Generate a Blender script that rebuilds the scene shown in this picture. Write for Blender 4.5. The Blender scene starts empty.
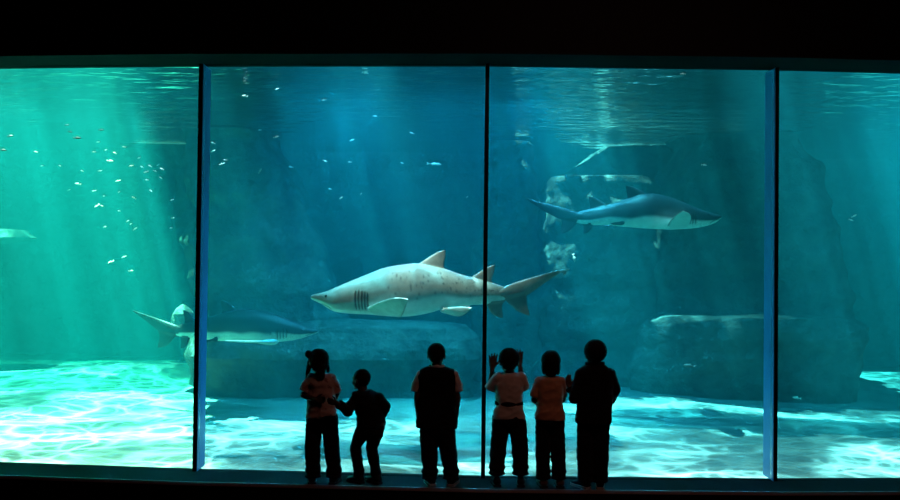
import bpy, bmesh, math, random
import numpy as np
from mathutils import Vector, Matrix, Quaternion, noise

random.seed(7)
SC = bpy.context.scene
COL = SC.collection
PI = math.pi
F = 900.0                       # focal length in pixels of the 900 x 500 frame

# ------------------------------------------------------------------ camera
EYE = Vector((0.0, -8.0, 2.2))
PITCH = math.radians(1.02)
ROLL = math.radians(0.66)
cd = bpy.data.cameras.new('camera')
cam = bpy.data.objects.new('camera', cd)
COL.objects.link(cam)
cd.sensor_width = 36.0
cd.lens = 36.0
cd.clip_start = 0.05
cd.clip_end = 200
CAM_R = (Matrix.Rotation(PI / 2 + PITCH, 3, 'X') @ Matrix.Rotation(ROLL, 3, 'Z'))
cam.matrix_world = Matrix.Translation(EYE) @ CAM_R.to_4x4()
SC.camera = cam


def at(px, py, Z):
    """the point of the place that lies Z metres from the camera's plane (along +Y) on the sight line of a spot in the photograph"""
    d = CAM_R @ Vector(((px - 450) / F, -(py - 250) / F, -1.0))
    return EYE + d * (Z / d.y)


# ------------------------------------------------------------------ tags and links
def tag(o, label=None, cat=None, group=None, kind=None):
    if label:
        o['label'] = label
    if cat:
        o['category'] = cat
    if group:
        o['group'] = group
    if kind:
        o['kind'] = kind
    return o


def link(name, me, mat=None, parent=None, loc=None, smooth=True):
    o = bpy.data.objects.new(name, me)
    COL.objects.link(o)
    if mat is not None:
        for m in (mat if isinstance(mat, (list, tuple)) else [mat]):
            me.materials.append(m)
    if smooth:
        me.polygons.foreach_set('use_smooth', [True] * len(me.polygons))
    if parent is not None:
        o.parent = parent
    if loc is not None:
        o.location = loc
    return o


def mesh_from(name, verts, faces):
    me = bpy.data.meshes.new(name)
    me.from_pydata([tuple(v) for v in verts], [], [tuple(f) for f in faces])
    me.update()
    return me


def bm_mesh(name, bm):
    bmesh.ops.recalc_face_normals(bm, faces=bm.faces)
    me = bpy.data.meshes.new(name)
    bm.to_mesh(me)
    bm.free()
    return me


def add_box(bm, lo, hi):
    x0, y0, z0 = lo
    x1, y1, z1 = hi
    v = [bm.verts.new(p) for p in ((x0, y0, z0), (x1, y0, z0), (x1, y1, z0), (x0, y1, z0),
                                   (x0, y0, z1), (x1, y0, z1), (x1, y1, z1), (x0, y1, z1))]
    for f in ((0, 3, 2, 1), (4, 5, 6, 7), (0, 1, 5, 4), (1, 2, 6, 5), (2, 3, 7, 6), (3, 0, 4, 7)):
        bm.faces.new([v[i] for i in f])


def add_prism(bm, poly, z0, z1):
    """upright prism on a plan polygon"""
    a = [bm.verts.new((p[0], p[1], z0)) for p in poly]
    b = [bm.verts.new((p[0], p[1], z1)) for p in poly]
    n = len(poly)
    bm.faces.new(a[::-1])
    bm.faces.new(b)
    for i in range(n):
        bm.faces.new((a[i], a[(i + 1) % n], b[(i + 1) % n], b[i]))


def ring_loft(bm, rings, close=True):
    """rings: lists of points of one length, joined in order, ends capped"""
    vr = [[bm.verts.new(p) for p in r] for r in rings]
    n = len(vr[0])
    for a, b in zip(vr, vr[1:]):
        for i in range(n):
            bm.faces.new((a[i], a[(i + 1) % n], b[(i + 1) % n], b[i]))
    if close:
        bm.faces.new(vr[0][::-1])
        bm.faces.new(vr[-1])
    return vr


def frame_of(d):
    d = d.normalized()
    up = Vector((0, 0, 1)) if abs(d.z) < 0.9 else Vector((0, 1, 0))
    u = d.cross(up).normalized()
    return u, d.cross(u).normalized()


def capsule(bm, p0, p1, r0, r1, n=16, flat=False):
    p0, p1 = Vector(p0), Vector(p1)
    d = p1 - p0
    L = d.length
    d = d / L if L > 1e-6 else Vector((0, 0, 1))
    u, v = frame_of(d)
    st = []
    if not flat:
        for k in range(1, 5):
            a = PI / 2 * (1 - k / 5)
            st.append((-r0 * math.sin(a), r0 * math.cos(a)))
    st += [(0, r0), (L, r1)]
    if not flat:
        for k in range(1, 5):
            a = PI / 2 * k / 5
            st.append((L + r1 * math.sin(a), r1 * math.cos(a)))
    rings = []
    for h, r in st:
        c = p0 + d * h
        rings.append([c + u * (r * math.cos(2 * PI * i / n)) + v * (r * math.sin(2 * PI * i / n)) for i in range(n)])
    ring_loft(bm, rings)


def tube(bm, pts, radii, n=16):
    """flat-ended tube through points (round joints come from the remesh)"""
    pts = [Vector(p) for p in pts]
    rings = []
    for i, p in enumerate(pts):
        a = pts[max(0, i - 1)]
        b = pts[min(len(pts) - 1, i + 1)]
        d = (b - a).normalized()
        if i == 0:
            u, v = frame_of(d)
        else:
            u = (u - d * u.dot(d)).normalized()
            v = d.cross(u).normalized()
        r = radii[i]
        ra, rb = r if isinstance(r, tuple) else (r, r)
        rings.append([p + u * (ra * math.cos(2 * PI * k / n)) + v * (rb * math.sin(2 * PI * k / n)) for k in range(n)])
    ring_loft(bm, rings)


def ellipsoid(bm, c, rad, rot=None, n=24, m=14):
    c = Vector(c)
    rings = []
    for j in range(1, m):
        a = PI * j / m
        ring = []
        for i in range(n):
            b = 2 * PI * i / n
            p = Vector((rad[0] * math.sin(a) * math.cos(b), rad[1] * math.sin(a) * math.sin(b), rad[2] * math.cos(a)))
            if rot is not None:
                p = rot @ p
            ring.append(c + p)
        rings.append(ring)
    ring_loft(bm, rings)


def oval_loft(bm, rows, yaw=0.0, n=28, power=2.4):
    """rows: (centre, half width, half depth) from bottom to top"""
    c, s = math.cos(yaw), math.sin(yaw)
    rings = []
    for p, rx, ry in rows:
        p = Vector(p)
        ring = []
        for i in range(n):
            a = 2 * PI * i / n
            ca, sa = math.cos(a), math.sin(a)
            x = rx * math.copysign(abs(ca) ** (2 / power), ca)
            y = ry * math.copysign(abs(sa) ** (2 / power), sa)
            ring.append(p + Vector((x * c - y * s, x * s + y * c, 0)))
        rings.append(ring)
    ring_loft(bm, rings)


def fuse(name, bm, voxel, smooth=2, wrinkle=0.0, wscale=9.0, wstretch=(1, 1, 0.5), seed=0.0):
    """the overlapping closed pieces of one bmesh become ONE continuous skin"""
    me = bm_mesh(name, bm)
    tmp = bpy.data.objects.new(name + '_raw', me)
    COL.objects.link(tmp)
    md = tmp.modifiers.new('fuse', 'REMESH')
    md.mode = 'VOXEL'
    md.voxel_size = voxel
    md.adaptivity = 0.0
    if smooth:
        sm = tmp.modifiers.new('even', 'SMOOTH')
        sm.factor = 0.5
        sm.iterations = smooth
    dg = bpy.context.evaluated_depsgraph_get()
    out = bpy.data.meshes.new_from_object(tmp.evaluated_get(dg))
    out.name = name
    bpy.data.objects.remove(tmp)
    bpy.data.meshes.remove(me)
    if wrinkle:
        nv = len(out.vertices)
        nrm = np.zeros(nv * 3)
        out.vertices.foreach_get('normal', nrm)
        nrm = nrm.reshape(-1, 3)
        co = np.zeros(nv * 3)
        out.vertices.foreach_get('co', co)
        co = co.reshape(-1, 3)
        for i in range(nv):
            p = Vector((co[i][0] * wscale * wstretch[0] + seed, co[i][1] * wscale * wstretch[1], co[i][2] * wscale * wstretch[2]))
            w = 1 - abs(noise.noise(p)) * 2 + 0.5 * noise.noise(p * 2.3)
            co[i] += nrm[i] * (w * wrinkle)
        out.vertices.foreach_set('co', co.ravel())
        out.update()
    return out


# ------------------------------------------------------------------ materials
class NT:
    def __init__(s, name):
        s.m = bpy.data.materials.new(name)
        s.m.use_nodes = True
        s.t = s.m.node_tree
        s.t.nodes.clear()
        s.out = s.t.nodes.new('ShaderNodeOutputMaterial')

    def n(s, typ, **kw):
        nd = s.t.nodes.new('ShaderNode' + typ)
        for k, v in kw.items():
            if k in nd.inputs:
                nd.inputs[k].default_value = v
            else:
                setattr(nd, k, v)
        return nd

    def l(s, a, b):
        s.t.links.new(a, b)

    def math(s, op, a, b=None, clamp=False):
        nd = s.t.nodes.new('ShaderNodeMath')
        nd.operation = op
        nd.use_clamp = clamp
        for i, v in enumerate((a, b)):
            if v is None:
                continue
            if isinstance(v, (int, float)):
                nd.inputs[i].default_value = v
            else:
                s.l(v, nd.inputs[i])
        return nd.outputs[0]

    def ramp(s, src, stops, interp='LINEAR'):
        nd = s.t.nodes.new('ShaderNodeValToRGB')
        nd.color_ramp.interpolation = interp
        e = nd.color_ramp.elements
        while len(e) < len(stops):
            e.new(0.5)
        for k, (p, c) in enumerate(stops):
            e[k].position = p
            e[k].color = (*c, 1) if len(c) == 3 else c
        s.l(src, nd.inputs[0])
        return nd.outputs[0]


def plain(name, col, rough=0.6, metal=0.0, spec=0.3, bump=0.0, bscale=60.0, vary=0.0):
    k = NT(name)
    b = k.n('BsdfPrincipled')
    b.inputs['Roughness'].default_value = rough
    b.inputs['Metallic'].default_value = metal
    b.inputs['Specular IOR Level'].default_value = spec
    tc = k.n('TexCoord')
    nz = k.n('TexNoise', Scale=bscale, Detail=4.0)
    k.l(tc.outputs['Object'], nz.inputs['Vector'])
    lo = tuple(c * (1 - vary) for c in col)
    hi = tuple(min(1, c * (1 + vary)) for c in col)
    k.l(k.ramp(nz.outputs['Fac'], [(0.3, lo), (0.7, hi)]), b.inputs['Base Color'])
    if bump:
        bp = k.n('Bump', Strength=bump, Distance=0.01)
        k.l(nz.outputs['Fac'], bp.inputs['Height'])
        k.l(bp.outputs['Normal'], b.inputs['Normal'])
    k.l(b.outputs[0], k.out.inputs[0])
    return k.m


M = {}
M['room'] = plain('black_paint', (0.012, 0.012, 0.013), 0.75, spec=0.15, bump=0.1, vary=0.2)
M['ledge'] = plain('dark_ledge', (0.012, 0.013, 0.014), 0.75, spec=0.08, bump=0.1, bscale=30, vary=0.25)
M['soffit'] = plain('dark_soffit', (0.006, 0.006, 0.007), 0.8, spec=0.05)
M['nosing'] = plain('metal_nosing', (0.55, 0.48, 0.46), 0.55, metal=0.3)
M['post'] = plain('black_sealant', (0.006, 0.006, 0.007), 0.5, spec=0.2)


def make_edge():
    # the polished, frosted pane edge; the blue of reflected water is in its base colour
    k = NT('acrylic_edge')
    b = k.n('BsdfPrincipled')
    b.inputs['Base Color'].default_value = (0.07, 0.36, 0.85, 1)
    b.inputs['Roughness'].default_value = 0.35
    b.inputs['Specular IOR Level'].default_value = 0.6
    k.l(b.outputs[0], k.out.inputs[0])
    return k.m


M['edge'] = make_edge()


def make_pane():
    k = NT('clear_acrylic')
    tr = k.n('BsdfTransparent')
    tr.inputs[0].default_value = (0.97, 0.985, 0.985, 1)
    gl = k.n('BsdfGlossy')
    gl.inputs['Roughness'].default_value = 0.02
    fr = k.n('LayerWeight', Blend=0.12)
    mx = k.n('MixShader')
    k.l(k.math('MULTIPLY', fr.outputs['Fresnel'], 0.35), mx.inputs[0])
    k.l(tr.outputs[0], mx.inputs[1])
    k.l(gl.outputs[0], mx.inputs[2])
    k.l(mx.outputs[0], k.out.inputs[0])
    return k.m


M['pane'] = make_pane()


def make_water():
    k = NT('sea_water')
    ab = k.n('VolumeAbsorption', Density=ABS_D)
    ab.inputs['Color'].default_value = ABS_C
    sc = k.n('VolumeScatter', Density=SCA_D, Anisotropy=0.35)
    sc.inputs['Color'].default_value = SCA_C
    ad = k.n('AddShader')
    k.l(ab.outputs[0], ad.inputs[0])
    k.l(sc.outputs[0], ad.inputs[1])
    k.l(ad.outputs[0], k.out.inputs['Volume'])
    return k.m


ABS_D, ABS_C = 0.42, (0.25, 0.875, 0.87, 1)
SCA_D, SCA_C = 0.023, (0.03, 0.88, 1.0, 1)
M['water'] = make_water()


def make_surface():
    """the rippled top of the water: mirrors at grazing angles, lets daylight through, gathered into bright lines by the ripples"""
    k = NT('water_surface')
    tc = k.n('TexCoord')
    # ripples
    mp = k.n('Mapping')
    mp.inputs['Scale'].default_value = (1.0, 2.2, 1.0)
    k.l(tc.outputs['Object'], mp.inputs[0])
    n1 = k.n('TexNoise', Scale=1.6, Detail=3.0, Roughness=0.5)
    k.l(mp.outputs[0], n1.inputs['Vector'])
    bp = k.n('Bump', Strength=0.8, Distance=0.14)
    k.l(n1.outputs['Fac'], bp.inputs['Height'])
    # net of caustic light, painted into the transmission colour
    dn = k.n('TexNoise', Scale=0.9, Detail=2.0)
    k.l(tc.outputs['Object'], dn.inputs['Vector'])
    sub = k.n('VectorMath', operation='SUBTRACT')
    k.l(dn.outputs['Color'], sub.inputs[0])
    sub.inputs[1].default_value = (0.5, 0.5, 0.5)
    scl = k.n('VectorMath', operation='SCALE')
    k.l(sub.outputs[0], scl.inputs[0])
    scl.inputs['Scale'].default_value = 1.1
    add = k.n('VectorMath', operation='ADD')
    k.l(tc.outputs['Object'], add.inputs[0])
    k.l(scl.outputs[0], add.inputs[1])
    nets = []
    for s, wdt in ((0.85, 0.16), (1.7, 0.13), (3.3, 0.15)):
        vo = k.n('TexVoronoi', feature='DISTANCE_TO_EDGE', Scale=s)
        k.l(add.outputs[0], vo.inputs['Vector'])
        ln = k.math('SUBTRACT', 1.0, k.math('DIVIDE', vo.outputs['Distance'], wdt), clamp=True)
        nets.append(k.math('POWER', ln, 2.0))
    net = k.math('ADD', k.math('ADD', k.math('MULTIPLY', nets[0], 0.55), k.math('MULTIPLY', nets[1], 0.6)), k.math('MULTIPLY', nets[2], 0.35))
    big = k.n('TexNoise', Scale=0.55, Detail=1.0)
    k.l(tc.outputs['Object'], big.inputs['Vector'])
    patch = k.ramp(big.outputs['Fac'], [(0.40, (0.08,) * 3), (0.60, (1,) * 3)])  # broad sunny and dim patches, painted into the transmission too
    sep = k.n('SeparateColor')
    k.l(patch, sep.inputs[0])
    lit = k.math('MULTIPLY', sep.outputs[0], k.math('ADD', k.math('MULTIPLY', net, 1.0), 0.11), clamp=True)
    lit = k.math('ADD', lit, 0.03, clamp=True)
    cc = k.n('CombineColor')
    for i in range(3):
        k.l(lit, cc.inputs[i])
    tr = k.n('BsdfTransparent')
    k.l(cc.outputs[0], tr.inputs[0])
    gl = k.n('BsdfGlossy')
    gl.inputs['Roughness'].default_value = 0.05
    k.l(bp.outputs['Normal'], gl.inputs['Normal'])
    fr = k.n('Fresnel', IOR=1.33)
    mx = k.n('MixShader')
    k.l(fr.outputs[0], mx.inputs[0])
    k.l(tr.outputs[0], mx.inputs[1])
    k.l(gl.outputs[0], mx.inputs[2])
    k.l(mx.outputs[0], k.out.inputs[0])
    return k.m


M['surface'] = make_surface()


def make_sand():
    k = NT('pale_sand')
    b = k.n('BsdfPrincipled', Roughness=0.9)
    b.inputs['Specular IOR Level'].default_value = 0.1
    tc = k.n('TexCoord')
    n1 = k.n('TexNoise', Scale=1.3, Detail=6.0, Roughness=0.65)
    k.l(tc.outputs['Object'], n1.inputs['Vector'])
    k.l(k.ramp(n1.outputs['Fac'], [(0.3, (0.15, 0.142, 0.124)), (0.7, (0.25, 0.235, 0.20))]), b.inputs['Base Color'])
    mp = k.n('Mapping')
    mp.inputs['Scale'].default_value = (1.2, 3.0, 1.0)
    k.l(tc.outputs['Object'], mp.inputs[0])
    n2 = k.n('TexNoise', Scale=2.6, Detail=5.0)
    k.l(mp.outputs[0], n2.inputs['Vector'])
    bp = k.n('Bump', Strength=0.5, Distance=0.12)
    k.l(n2.outputs['Fac'], bp.inputs['Height'])
    k.l(bp.outputs['Normal'], b.inputs['Normal'])
    k.l(b.outputs[0], k.out.inputs[0])
    return k.m


M['sand'] = make_sand()


def make_rock(name, a, c):
    k = NT(name)
    b = k.n('BsdfPrincipled', Roughness=0.9)
    b.inputs['Specular IOR Level'].default_value = 0.1
    tc = k.n('TexCoord')
    n1 = k.n('TexNoise', Scale=2.2, Detail=9.0, Roughness=0.62)
    k.l(tc.outputs['Object'], n1.inputs['Vector'])
    k.l(k.ramp(n1.outputs['Fac'], [(0.3, a), (0.72, c)]), b.inputs['Base Color'])
    bp = k.n('Bump', Strength=1.0, Distance=0.2)
    k.l(n1.outputs['Fac'], bp.inputs['Height'])
    k.l(bp.outputs['Normal'], b.inputs['Normal'])
    k.l(b.outputs[0], k.out.inputs[0])
    return k.m


M['rock'] = make_rock('reef_rock', (0.05, 0.048, 0.04), (0.15, 0.14, 0.115))
M['tankwall'] = make_rock('tank_wall_rock', (0.05, 0.05, 0.045), (0.10, 0.095, 0.08))
SUN_E = 260.0
FILTER_BLUE = (0.60, 0.63, 0.77, 1)
FILTER_DARK = (0.16, 0.30, 0.39, 1)
# ------------------------------------------------------------------ the dark viewing room
LEDGE_Z = 0.328
HEAD_Z = 4.005
LEDGE_D = 0.40                   # depth of the window recess
GX = [-5.2, -2.275, 0.315, 2.905, 5.2]          # seams of the slightly bowed window
GY = [0.42, 0.14, 0.0, 0.02, 0.17]


def front_poly(off0, off1):
    """plan strip that follows the window, from off0 to off1 in front of (-) or behind (+) the glass"""
    return [(x, y + off0) for x, y in zip(GX, GY)] + [(x, y + off1) for x, y in reversed(list(zip(GX, GY)))]


def struct(name, bm, mat, smooth=False, label=None):
    o = link(name, bm_mesh(name, bm), mat, smooth=smooth)
    return tag(o, label, None, None, 'structure')


bm = bmesh.new(); add_box(bm, (-5.2, -12.0, -0.15), (5.2, 0.6, 0.0)); struct('floor', bm, M['room'])
bm = bmesh.new(); add_box(bm, (-5.2, -12.0, 4.9), (5.2, 0.6, 5.1)); struct('ceiling', bm, M['room'])
bm = bmesh.new(); add_box(bm, (-5.4, -12.0, -0.15), (-5.2, 0.7, 6.6)); struct('wall_left', bm, M['room'])
bm = bmesh.new(); add_box(bm, (5.2, -12.0, -0.15), (5.4, 0.7, 6.6)); struct('wall_right', bm, M['room'])
bm = bmesh.new(); add_box(bm, (-5.4, -12.2, -0.15), (5.4, -12.0, 5.1)); struct('wall_back', bm, M['room'])
bm = bmesh.new(); add_prism(bm, front_poly(-LEDGE_D, 0.10), HEAD_Z, 6.6); struct('wall_front', bm, M['soffit'])
bm = bmesh.new(); add_prism(bm, front_poly(-LEDGE_D, 0.10), -0.15, LEDGE_Z); struct('window_ledge', bm, M['ledge'])
bm = bmesh.new()
add_prism(bm, front_poly(-LEDGE_D - 0.008, -LEDGE_D + 0.006), LEDGE_Z - 0.028, LEDGE_Z + 0.002)
struct('trim_1', bm, M['nosing'])
# four clear panes and the three seams between them
for i in range(4):
    a = Vector((GX[i], GY[i], 0)); b = Vector((GX[i + 1], GY[i + 1], 0))
    d = (b - a).normalized(); nrm = Vector((-d.y, d.x, 0))
    a2, b2 = a + d * 0.03, b - d * 0.03
    bm = bmesh.new()
    add_prism(bm, [a2[:2], b2[:2], (b2 + nrm * 0.03)[:2], (a2 + nrm * 0.03)[:2]], LEDGE_Z, HEAD_Z)
    struct('window_%d' % (i + 1), bm, M['pane'])
POSTS = [(1, 0.036, 0.24, 1), (2, 0.036, 0.03, 0), (3, 0.03, 0.24, -1)]
for i, w, dep, side in POSTS:
    x, y = GX[i], GY[i]
    bm = bmesh.new()
    add_box(bm, (x - w / 2, y - 0.02, LEDGE_Z), (x + w / 2, y + 0.06, HEAD_Z))
    post = struct('window_mullion', bm, M['post'])
    if side:
        # the exposed edge of the thick pane, running back into the tank beside the dark seal
        bm = bmesh.new()
        xe = x + side * w / 2
        lo, hi = sorted((xe, xe + side * 0.006))
        add_box(bm, (lo, y - 0.015, LEDGE_Z), (hi, y + dep, HEAD_Z))
        e = link('pane_edge', bm_mesh('pane_edge', bm), M['edge'], post, smooth=False)
        tag(e, 'blue shining edge of the thick pane')

# a dim warm lamp on the room's ceiling behind the visitors
bm = bmesh.new()
capsule(bm, (1.6, -2.7, 4.78), (1.6, -2.7, 4.9), 0.12, 0.12, flat=True, n=24)
lampo = tag(link('ceiling_lamp', bm_mesh('ceiling_lamp', bm), M['room'], smooth=False), 'small dim warm lamp on the dark ceiling behind the visitors', 'lamp')
ld = bpy.data.lights.new('warm_lamp', 'AREA'); ld.shape = 'DISK'; ld.size = 0.2
ld.energy = 17.0; ld.color = (1.0, 0.42, 0.30)
lo_ = bpy.data.objects.new('warm_lamp_light', ld); COL.objects.link(lo_); lo_.location = (1.6, -2.7, 4.77)
lo_.rotation_euler = (math.radians(32), 0, math.radians(15))

# ------------------------------------------------------------------ the tank
TX, TB = 13.0, 9.6               # half width, back wall (y)
SURF_Z = 4.40


def sand_z(x, y):
    z = 0.20 + 0.022 * max(0, y - 2.0)
    z += 0.10 * math.exp(-((x - 2.6) / 1.6) ** 2 - ((y - 4.6) / 1.2) ** 2)
    z -= 0.06 * math.exp(-((x - 7) / 2.0) ** 2 - ((y - 4.5) / 2) ** 2)
    z += 0.12 * math.exp(-((x + 5.3) / 1.5) ** 2 - ((y - 7.6) / 0.8) ** 2)
    z += 0.05 * noise.noise(Vector((x * 0.5, y * 0.9, 1.3)))
    z += 0.018 * noise.noise(Vector((x * 1.8, y * 3.5, 4.0)))
    return min(z, 0.9)


bm = bmesh.new()
nx, ny = 240, 130
grid = []
for j in range(ny + 1):
    row = []
    for i in range(nx + 1):
        x = -TX + 2 * TX * i / nx
        y = 0.10 + (TB + 0.2 - 0.1) * j / ny
        z = sand_z(x, y)
        # banks up to the window sill, level with its foot
        row.append(bm.verts.new((x, y + (0.35 if (abs(x) > 5.2 and j == 0) else 0), z)))
    grid.append(row)
for j in range(ny):
    for i in range(nx):
        bm.faces.new((grid[j][i], grid[j][i + 1], grid[j + 1][i + 1], grid[j + 1][i]))
struct('tank_floor', bm, M['sand'], smooth=True)

bm = bmesh.new()
nx, nz = 120, 34
g = []
for j in range(nz + 1):
    row = []
    for i in range(nx + 1):
        x = -TX + 2 * TX * i / nx
        z = -0.3 + (6.6 + 0.3) * j / nz
        y = TB + 0.35 * noise.fractal(Vector((x * 0.35, z * 0.5, 2.0)), 1.0, 2.0, 4)
        row.append(bm.verts.new((x, y, z)))
    g.append(row)
for j in range(nz):
    for i in range(nx):
        bm.faces.new((g[j][i], g[j + 1][i], g[j + 1][i + 1], g[j][i + 1]))
struct('tank_wall_back', bm, M['tankwall'], smooth=True)
bm = bmesh.new(); add_box(bm, (-TX - 0.3, 0.3, -0.3), (-TX, TB + 0.6, 6.6)); struct('tank_wall_left', bm, M['tankwall'])
bm = bmesh.new(); add_box(bm, (TX, 0.3, -0.3), (TX + 0.3, TB + 0.6, 6.6)); struct('tank_wall_right', bm, M['tankwall'])
bm = bmesh.new()
add_box(bm, (-TX, 0.1, -0.3), (-5.2, 0.45, 6.6)); add_box(bm, (5.2, 0.1, -0.3), (TX, 0.45, 6.6))
struct('tank_wall_front', bm, M['tankwall'])

# the water body and its rippled top
wp = [(-TX, 0.44), (-5.19, 0.44)] + [(x, y + 0.033) for x, y in zip(GX, GY)] + [(5.19, 0.44), (TX, 0.44), (TX, TB + 0.45), (-TX, TB + 0.45)]
bm = bmesh.new(); add_prism(bm, wp, -0.2, SURF_Z + 0.02)
struct('water', bm, M['water'], label='clear blue green sea water that fills the tank')
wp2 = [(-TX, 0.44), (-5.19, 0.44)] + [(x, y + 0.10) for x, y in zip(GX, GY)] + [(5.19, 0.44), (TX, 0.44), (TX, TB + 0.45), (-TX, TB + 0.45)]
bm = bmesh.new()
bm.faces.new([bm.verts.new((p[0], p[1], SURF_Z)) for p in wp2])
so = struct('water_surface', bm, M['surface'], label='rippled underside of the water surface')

# ------------------------------------------------------------------ added unseen roof over the tank, its ragged openings shaped to place the sunlight
SUN = Vector((0.24, -0.03, -0.97)).normalized()
ROOF_Z = 6.6


def box2(x, y, x0, x1, y0, y1):
    return x0 < x < x1 and y0 < y < y1


def open_at(rx, ry):
    """0 closed, 1 open to clear daylight, 2 open under a blue tinted skylight"""
    def land(z):
        k = (ROOF_Z - z) / -SUN.z
        return rx + SUN.x * k, ry + SUN.y * k
    x, y = land(0.3)
    wx = 0.45 * noise.noise(Vector((x * 0.8, y * 0.8, 5.0))) + 0.22 * noise.noise(Vector((x * 2.3, y * 2.3, 8.0)))
    wy = 0.45 * noise.noise(Vector((x * 0.8, y * 0.8, 15.0))) + 0.22 * noise.noise(Vector((x * 2.3, y * 2.3, 18.0)))
    x, y = x + wx, y + wy * 0.7
    if 0.3 < y < 8.9 and x < -0.289 * (y + 8.0) + 0.15 + min(0.3, max(0.0, y - 3.4) * 0.3):
        if y < 5.4 or box2(x, y + wy, -6.8, -4.7, 7.0, 7.9):
            return 1                               # the green part of the tank
        q = land(2.75)
        if box2(q[0], q[1], -9.0, -7.1, 7.3, 8.3):
            return 1                               # over the far ledge
        q = land(4.0)
        if box2(q[0], q[1] + wy, -6.0, -4.2, 8.2, 9.3):
            return 1                               # over the slab at the surface
        q = land(1.4)
        if box2(q[0], q[1], -4.3, -3.85, 5.3, 6.1):
            return 1
        return 4
    if box2(x, y, -5.6, -3.8, 5.8, 8.6):
        return 1                                   # behind the shelf, beside the pillar
    if box2(x, y, -2.9, -1.5, 1.3, 3.4) or box2(x, y, -2.4, 0.9, 0.0, 1.25):
        return 2
    if box2(x, y, 0.8, 8.0, 0.0, 1.7) or box2(x, y, 1.75, 8.0, 1.6, 3.0) or box2(x, y, 1.2, 8.0, 4.05, 4.7):
        return 2
    q = land(2.0)
    if box2(q[0] + wx * 0.4, q[1], -1.9, -0.75, 2.25, 3.6):
        return 2                                   # the slanting beams behind the pale shark
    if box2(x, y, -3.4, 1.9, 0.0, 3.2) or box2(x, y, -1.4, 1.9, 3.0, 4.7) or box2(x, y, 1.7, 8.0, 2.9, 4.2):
        return 3                                   # a darker added filter over the middle of the tank
    if box2(x, y, 7.1, 13.5, 4.6, 8.8):
        return 2                                   # the open water beyond the reef
    x, y = land(3.7)
    if box2(x + wx, y + wy, 1.2, 3.1, 6.4, 7.2) or box2(x + wx, y + wy, 1.8, 5.4, 7.9, 8.8):
        return 2                                   # over the reef
    x, y = land(1.4)
    if box2(x, y + wy * 0.4, 3.0, 5.2, 5.3, 5.65):
        return 2                                   # along the rim of the bench
    return 0


def mask_and_filters(cell=0.125, t=0.1):
    bm, bs, bd, bg = (bmesh.new() for _ in range(4))
    x0, x1, y0, y1 = -TX - 0.5, TX + 0.5, -0.9, TB + 0.7
    ny_, nx_ = int((y1 - y0) / cell), int((x1 - x0) / cell)
    for j in range(ny_):
        ya = y0 + j * cell
        run, kind = x0, None
        for i in range(nx_ + 1):
            xa = x0 + i * cell
            k = open_at(xa + cell / 2, ya + cell / 2) if i < nx_ else None
            if kind is None:
                kind = k
            if k != kind:
                if kind == 0:
                    add_box(bm, (run, ya, ROOF_Z), (xa, ya + cell, ROOF_Z + t))
                elif kind == 2:
                    add_box(bs, (run, ya, ROOF_Z + 0.02), (xa, ya + cell, ROOF_Z + 0.03))
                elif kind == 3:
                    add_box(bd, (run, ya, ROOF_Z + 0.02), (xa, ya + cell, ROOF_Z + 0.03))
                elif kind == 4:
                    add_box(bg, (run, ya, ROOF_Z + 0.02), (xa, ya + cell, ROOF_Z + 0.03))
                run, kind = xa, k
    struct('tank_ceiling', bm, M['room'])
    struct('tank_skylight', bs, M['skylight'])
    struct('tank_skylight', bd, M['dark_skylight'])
    struct('tank_skylight', bg, M['green_skylight'])


for nm, tint in (('skylight', FILTER_BLUE), ('dark_skylight', FILTER_DARK), ('green_skylight', (0.46, 0.60, 0.56, 1))):  # unseen filters added to tint and dim the sunlight
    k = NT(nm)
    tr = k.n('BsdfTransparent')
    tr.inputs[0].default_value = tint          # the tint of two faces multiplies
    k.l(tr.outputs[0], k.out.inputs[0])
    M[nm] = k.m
mask_and_filters()

sd = bpy.data.lights.new('sun', 'SUN'); sd.energy = SUN_E; sd.angle = math.radians(0.4); sd.color = (1.0, 0.97, 0.70)
sun = bpy.data.objects.new('sun', sd); COL.objects.link(sun)
sun.rotation_euler = SUN.to_track_quat('-Z', 'Y').to_euler()

# unseen blue fill lights added over the water, without fixtures
FILLS = [(-0.3, 3.8, 3.4, 2.6, 120.0), (2.6, 3.4, 2.6, 2.2, 9.0), (5.8, 3.6, 2.6, 2.2, 14.0)]
for x, y, sx, sy, e in FILLS:
    a = bpy.data.lights.new('overhead_bank', 'AREA'); a.shape = 'RECTANGLE'; a.size = sx; a.size_y = sy
    a.energy = e * 20; a.color = (0.14, 0.56, 1.0); a.spread = math.radians(130)
    o = bpy.data.objects.new('overhead_bank_light', a); COL.objects.link(o); o.location = (x, y, 5.2)

# an unseen spotlight added over the water to brighten the pale shark
bm = bmesh.new()
capsule(bm, (-1.5, 0.50, 5.72), (-1.5, 0.55, 5.60), 0.07, 0.09, flat=True, n=24)
lamp2 = tag(link('tank_spotlight', bm_mesh('tank_spotlight', bm), M['post'], smooth=False), 'small black spotlight hung over the water above the pale shark', 'lamp')
sp = bpy.data.lights.new('spotlight', 'SPOT'); sp.energy = 12500.0; sp.color = (1.0, 0.52, 0.45)
sp.spot_size = math.radians(40); sp.spot_blend = 0.9; sp.shadow_soft_size = 0.08
spo = bpy.data.objects.new('spotlight_beam', sp); COL.objects.link(spo); spo.location = (-1.5, 0.56, 5.57)
spo.rotation_euler = (Vector((-0.35, 1.8, 1.95)) - Vector((-1.5, 0.56, 5.57))).to_track_quat('-Z', 'Y').to_euler()

w = bpy.data.worlds.new('world'); SC.world = w; w.use_nodes = True
w.node_tree.nodes['Background'].inputs[0].default_value = (0.25, 0.5, 0.8, 1)
w.node_tree.nodes['Background'].inputs[1].default_value = 0.05
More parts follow.
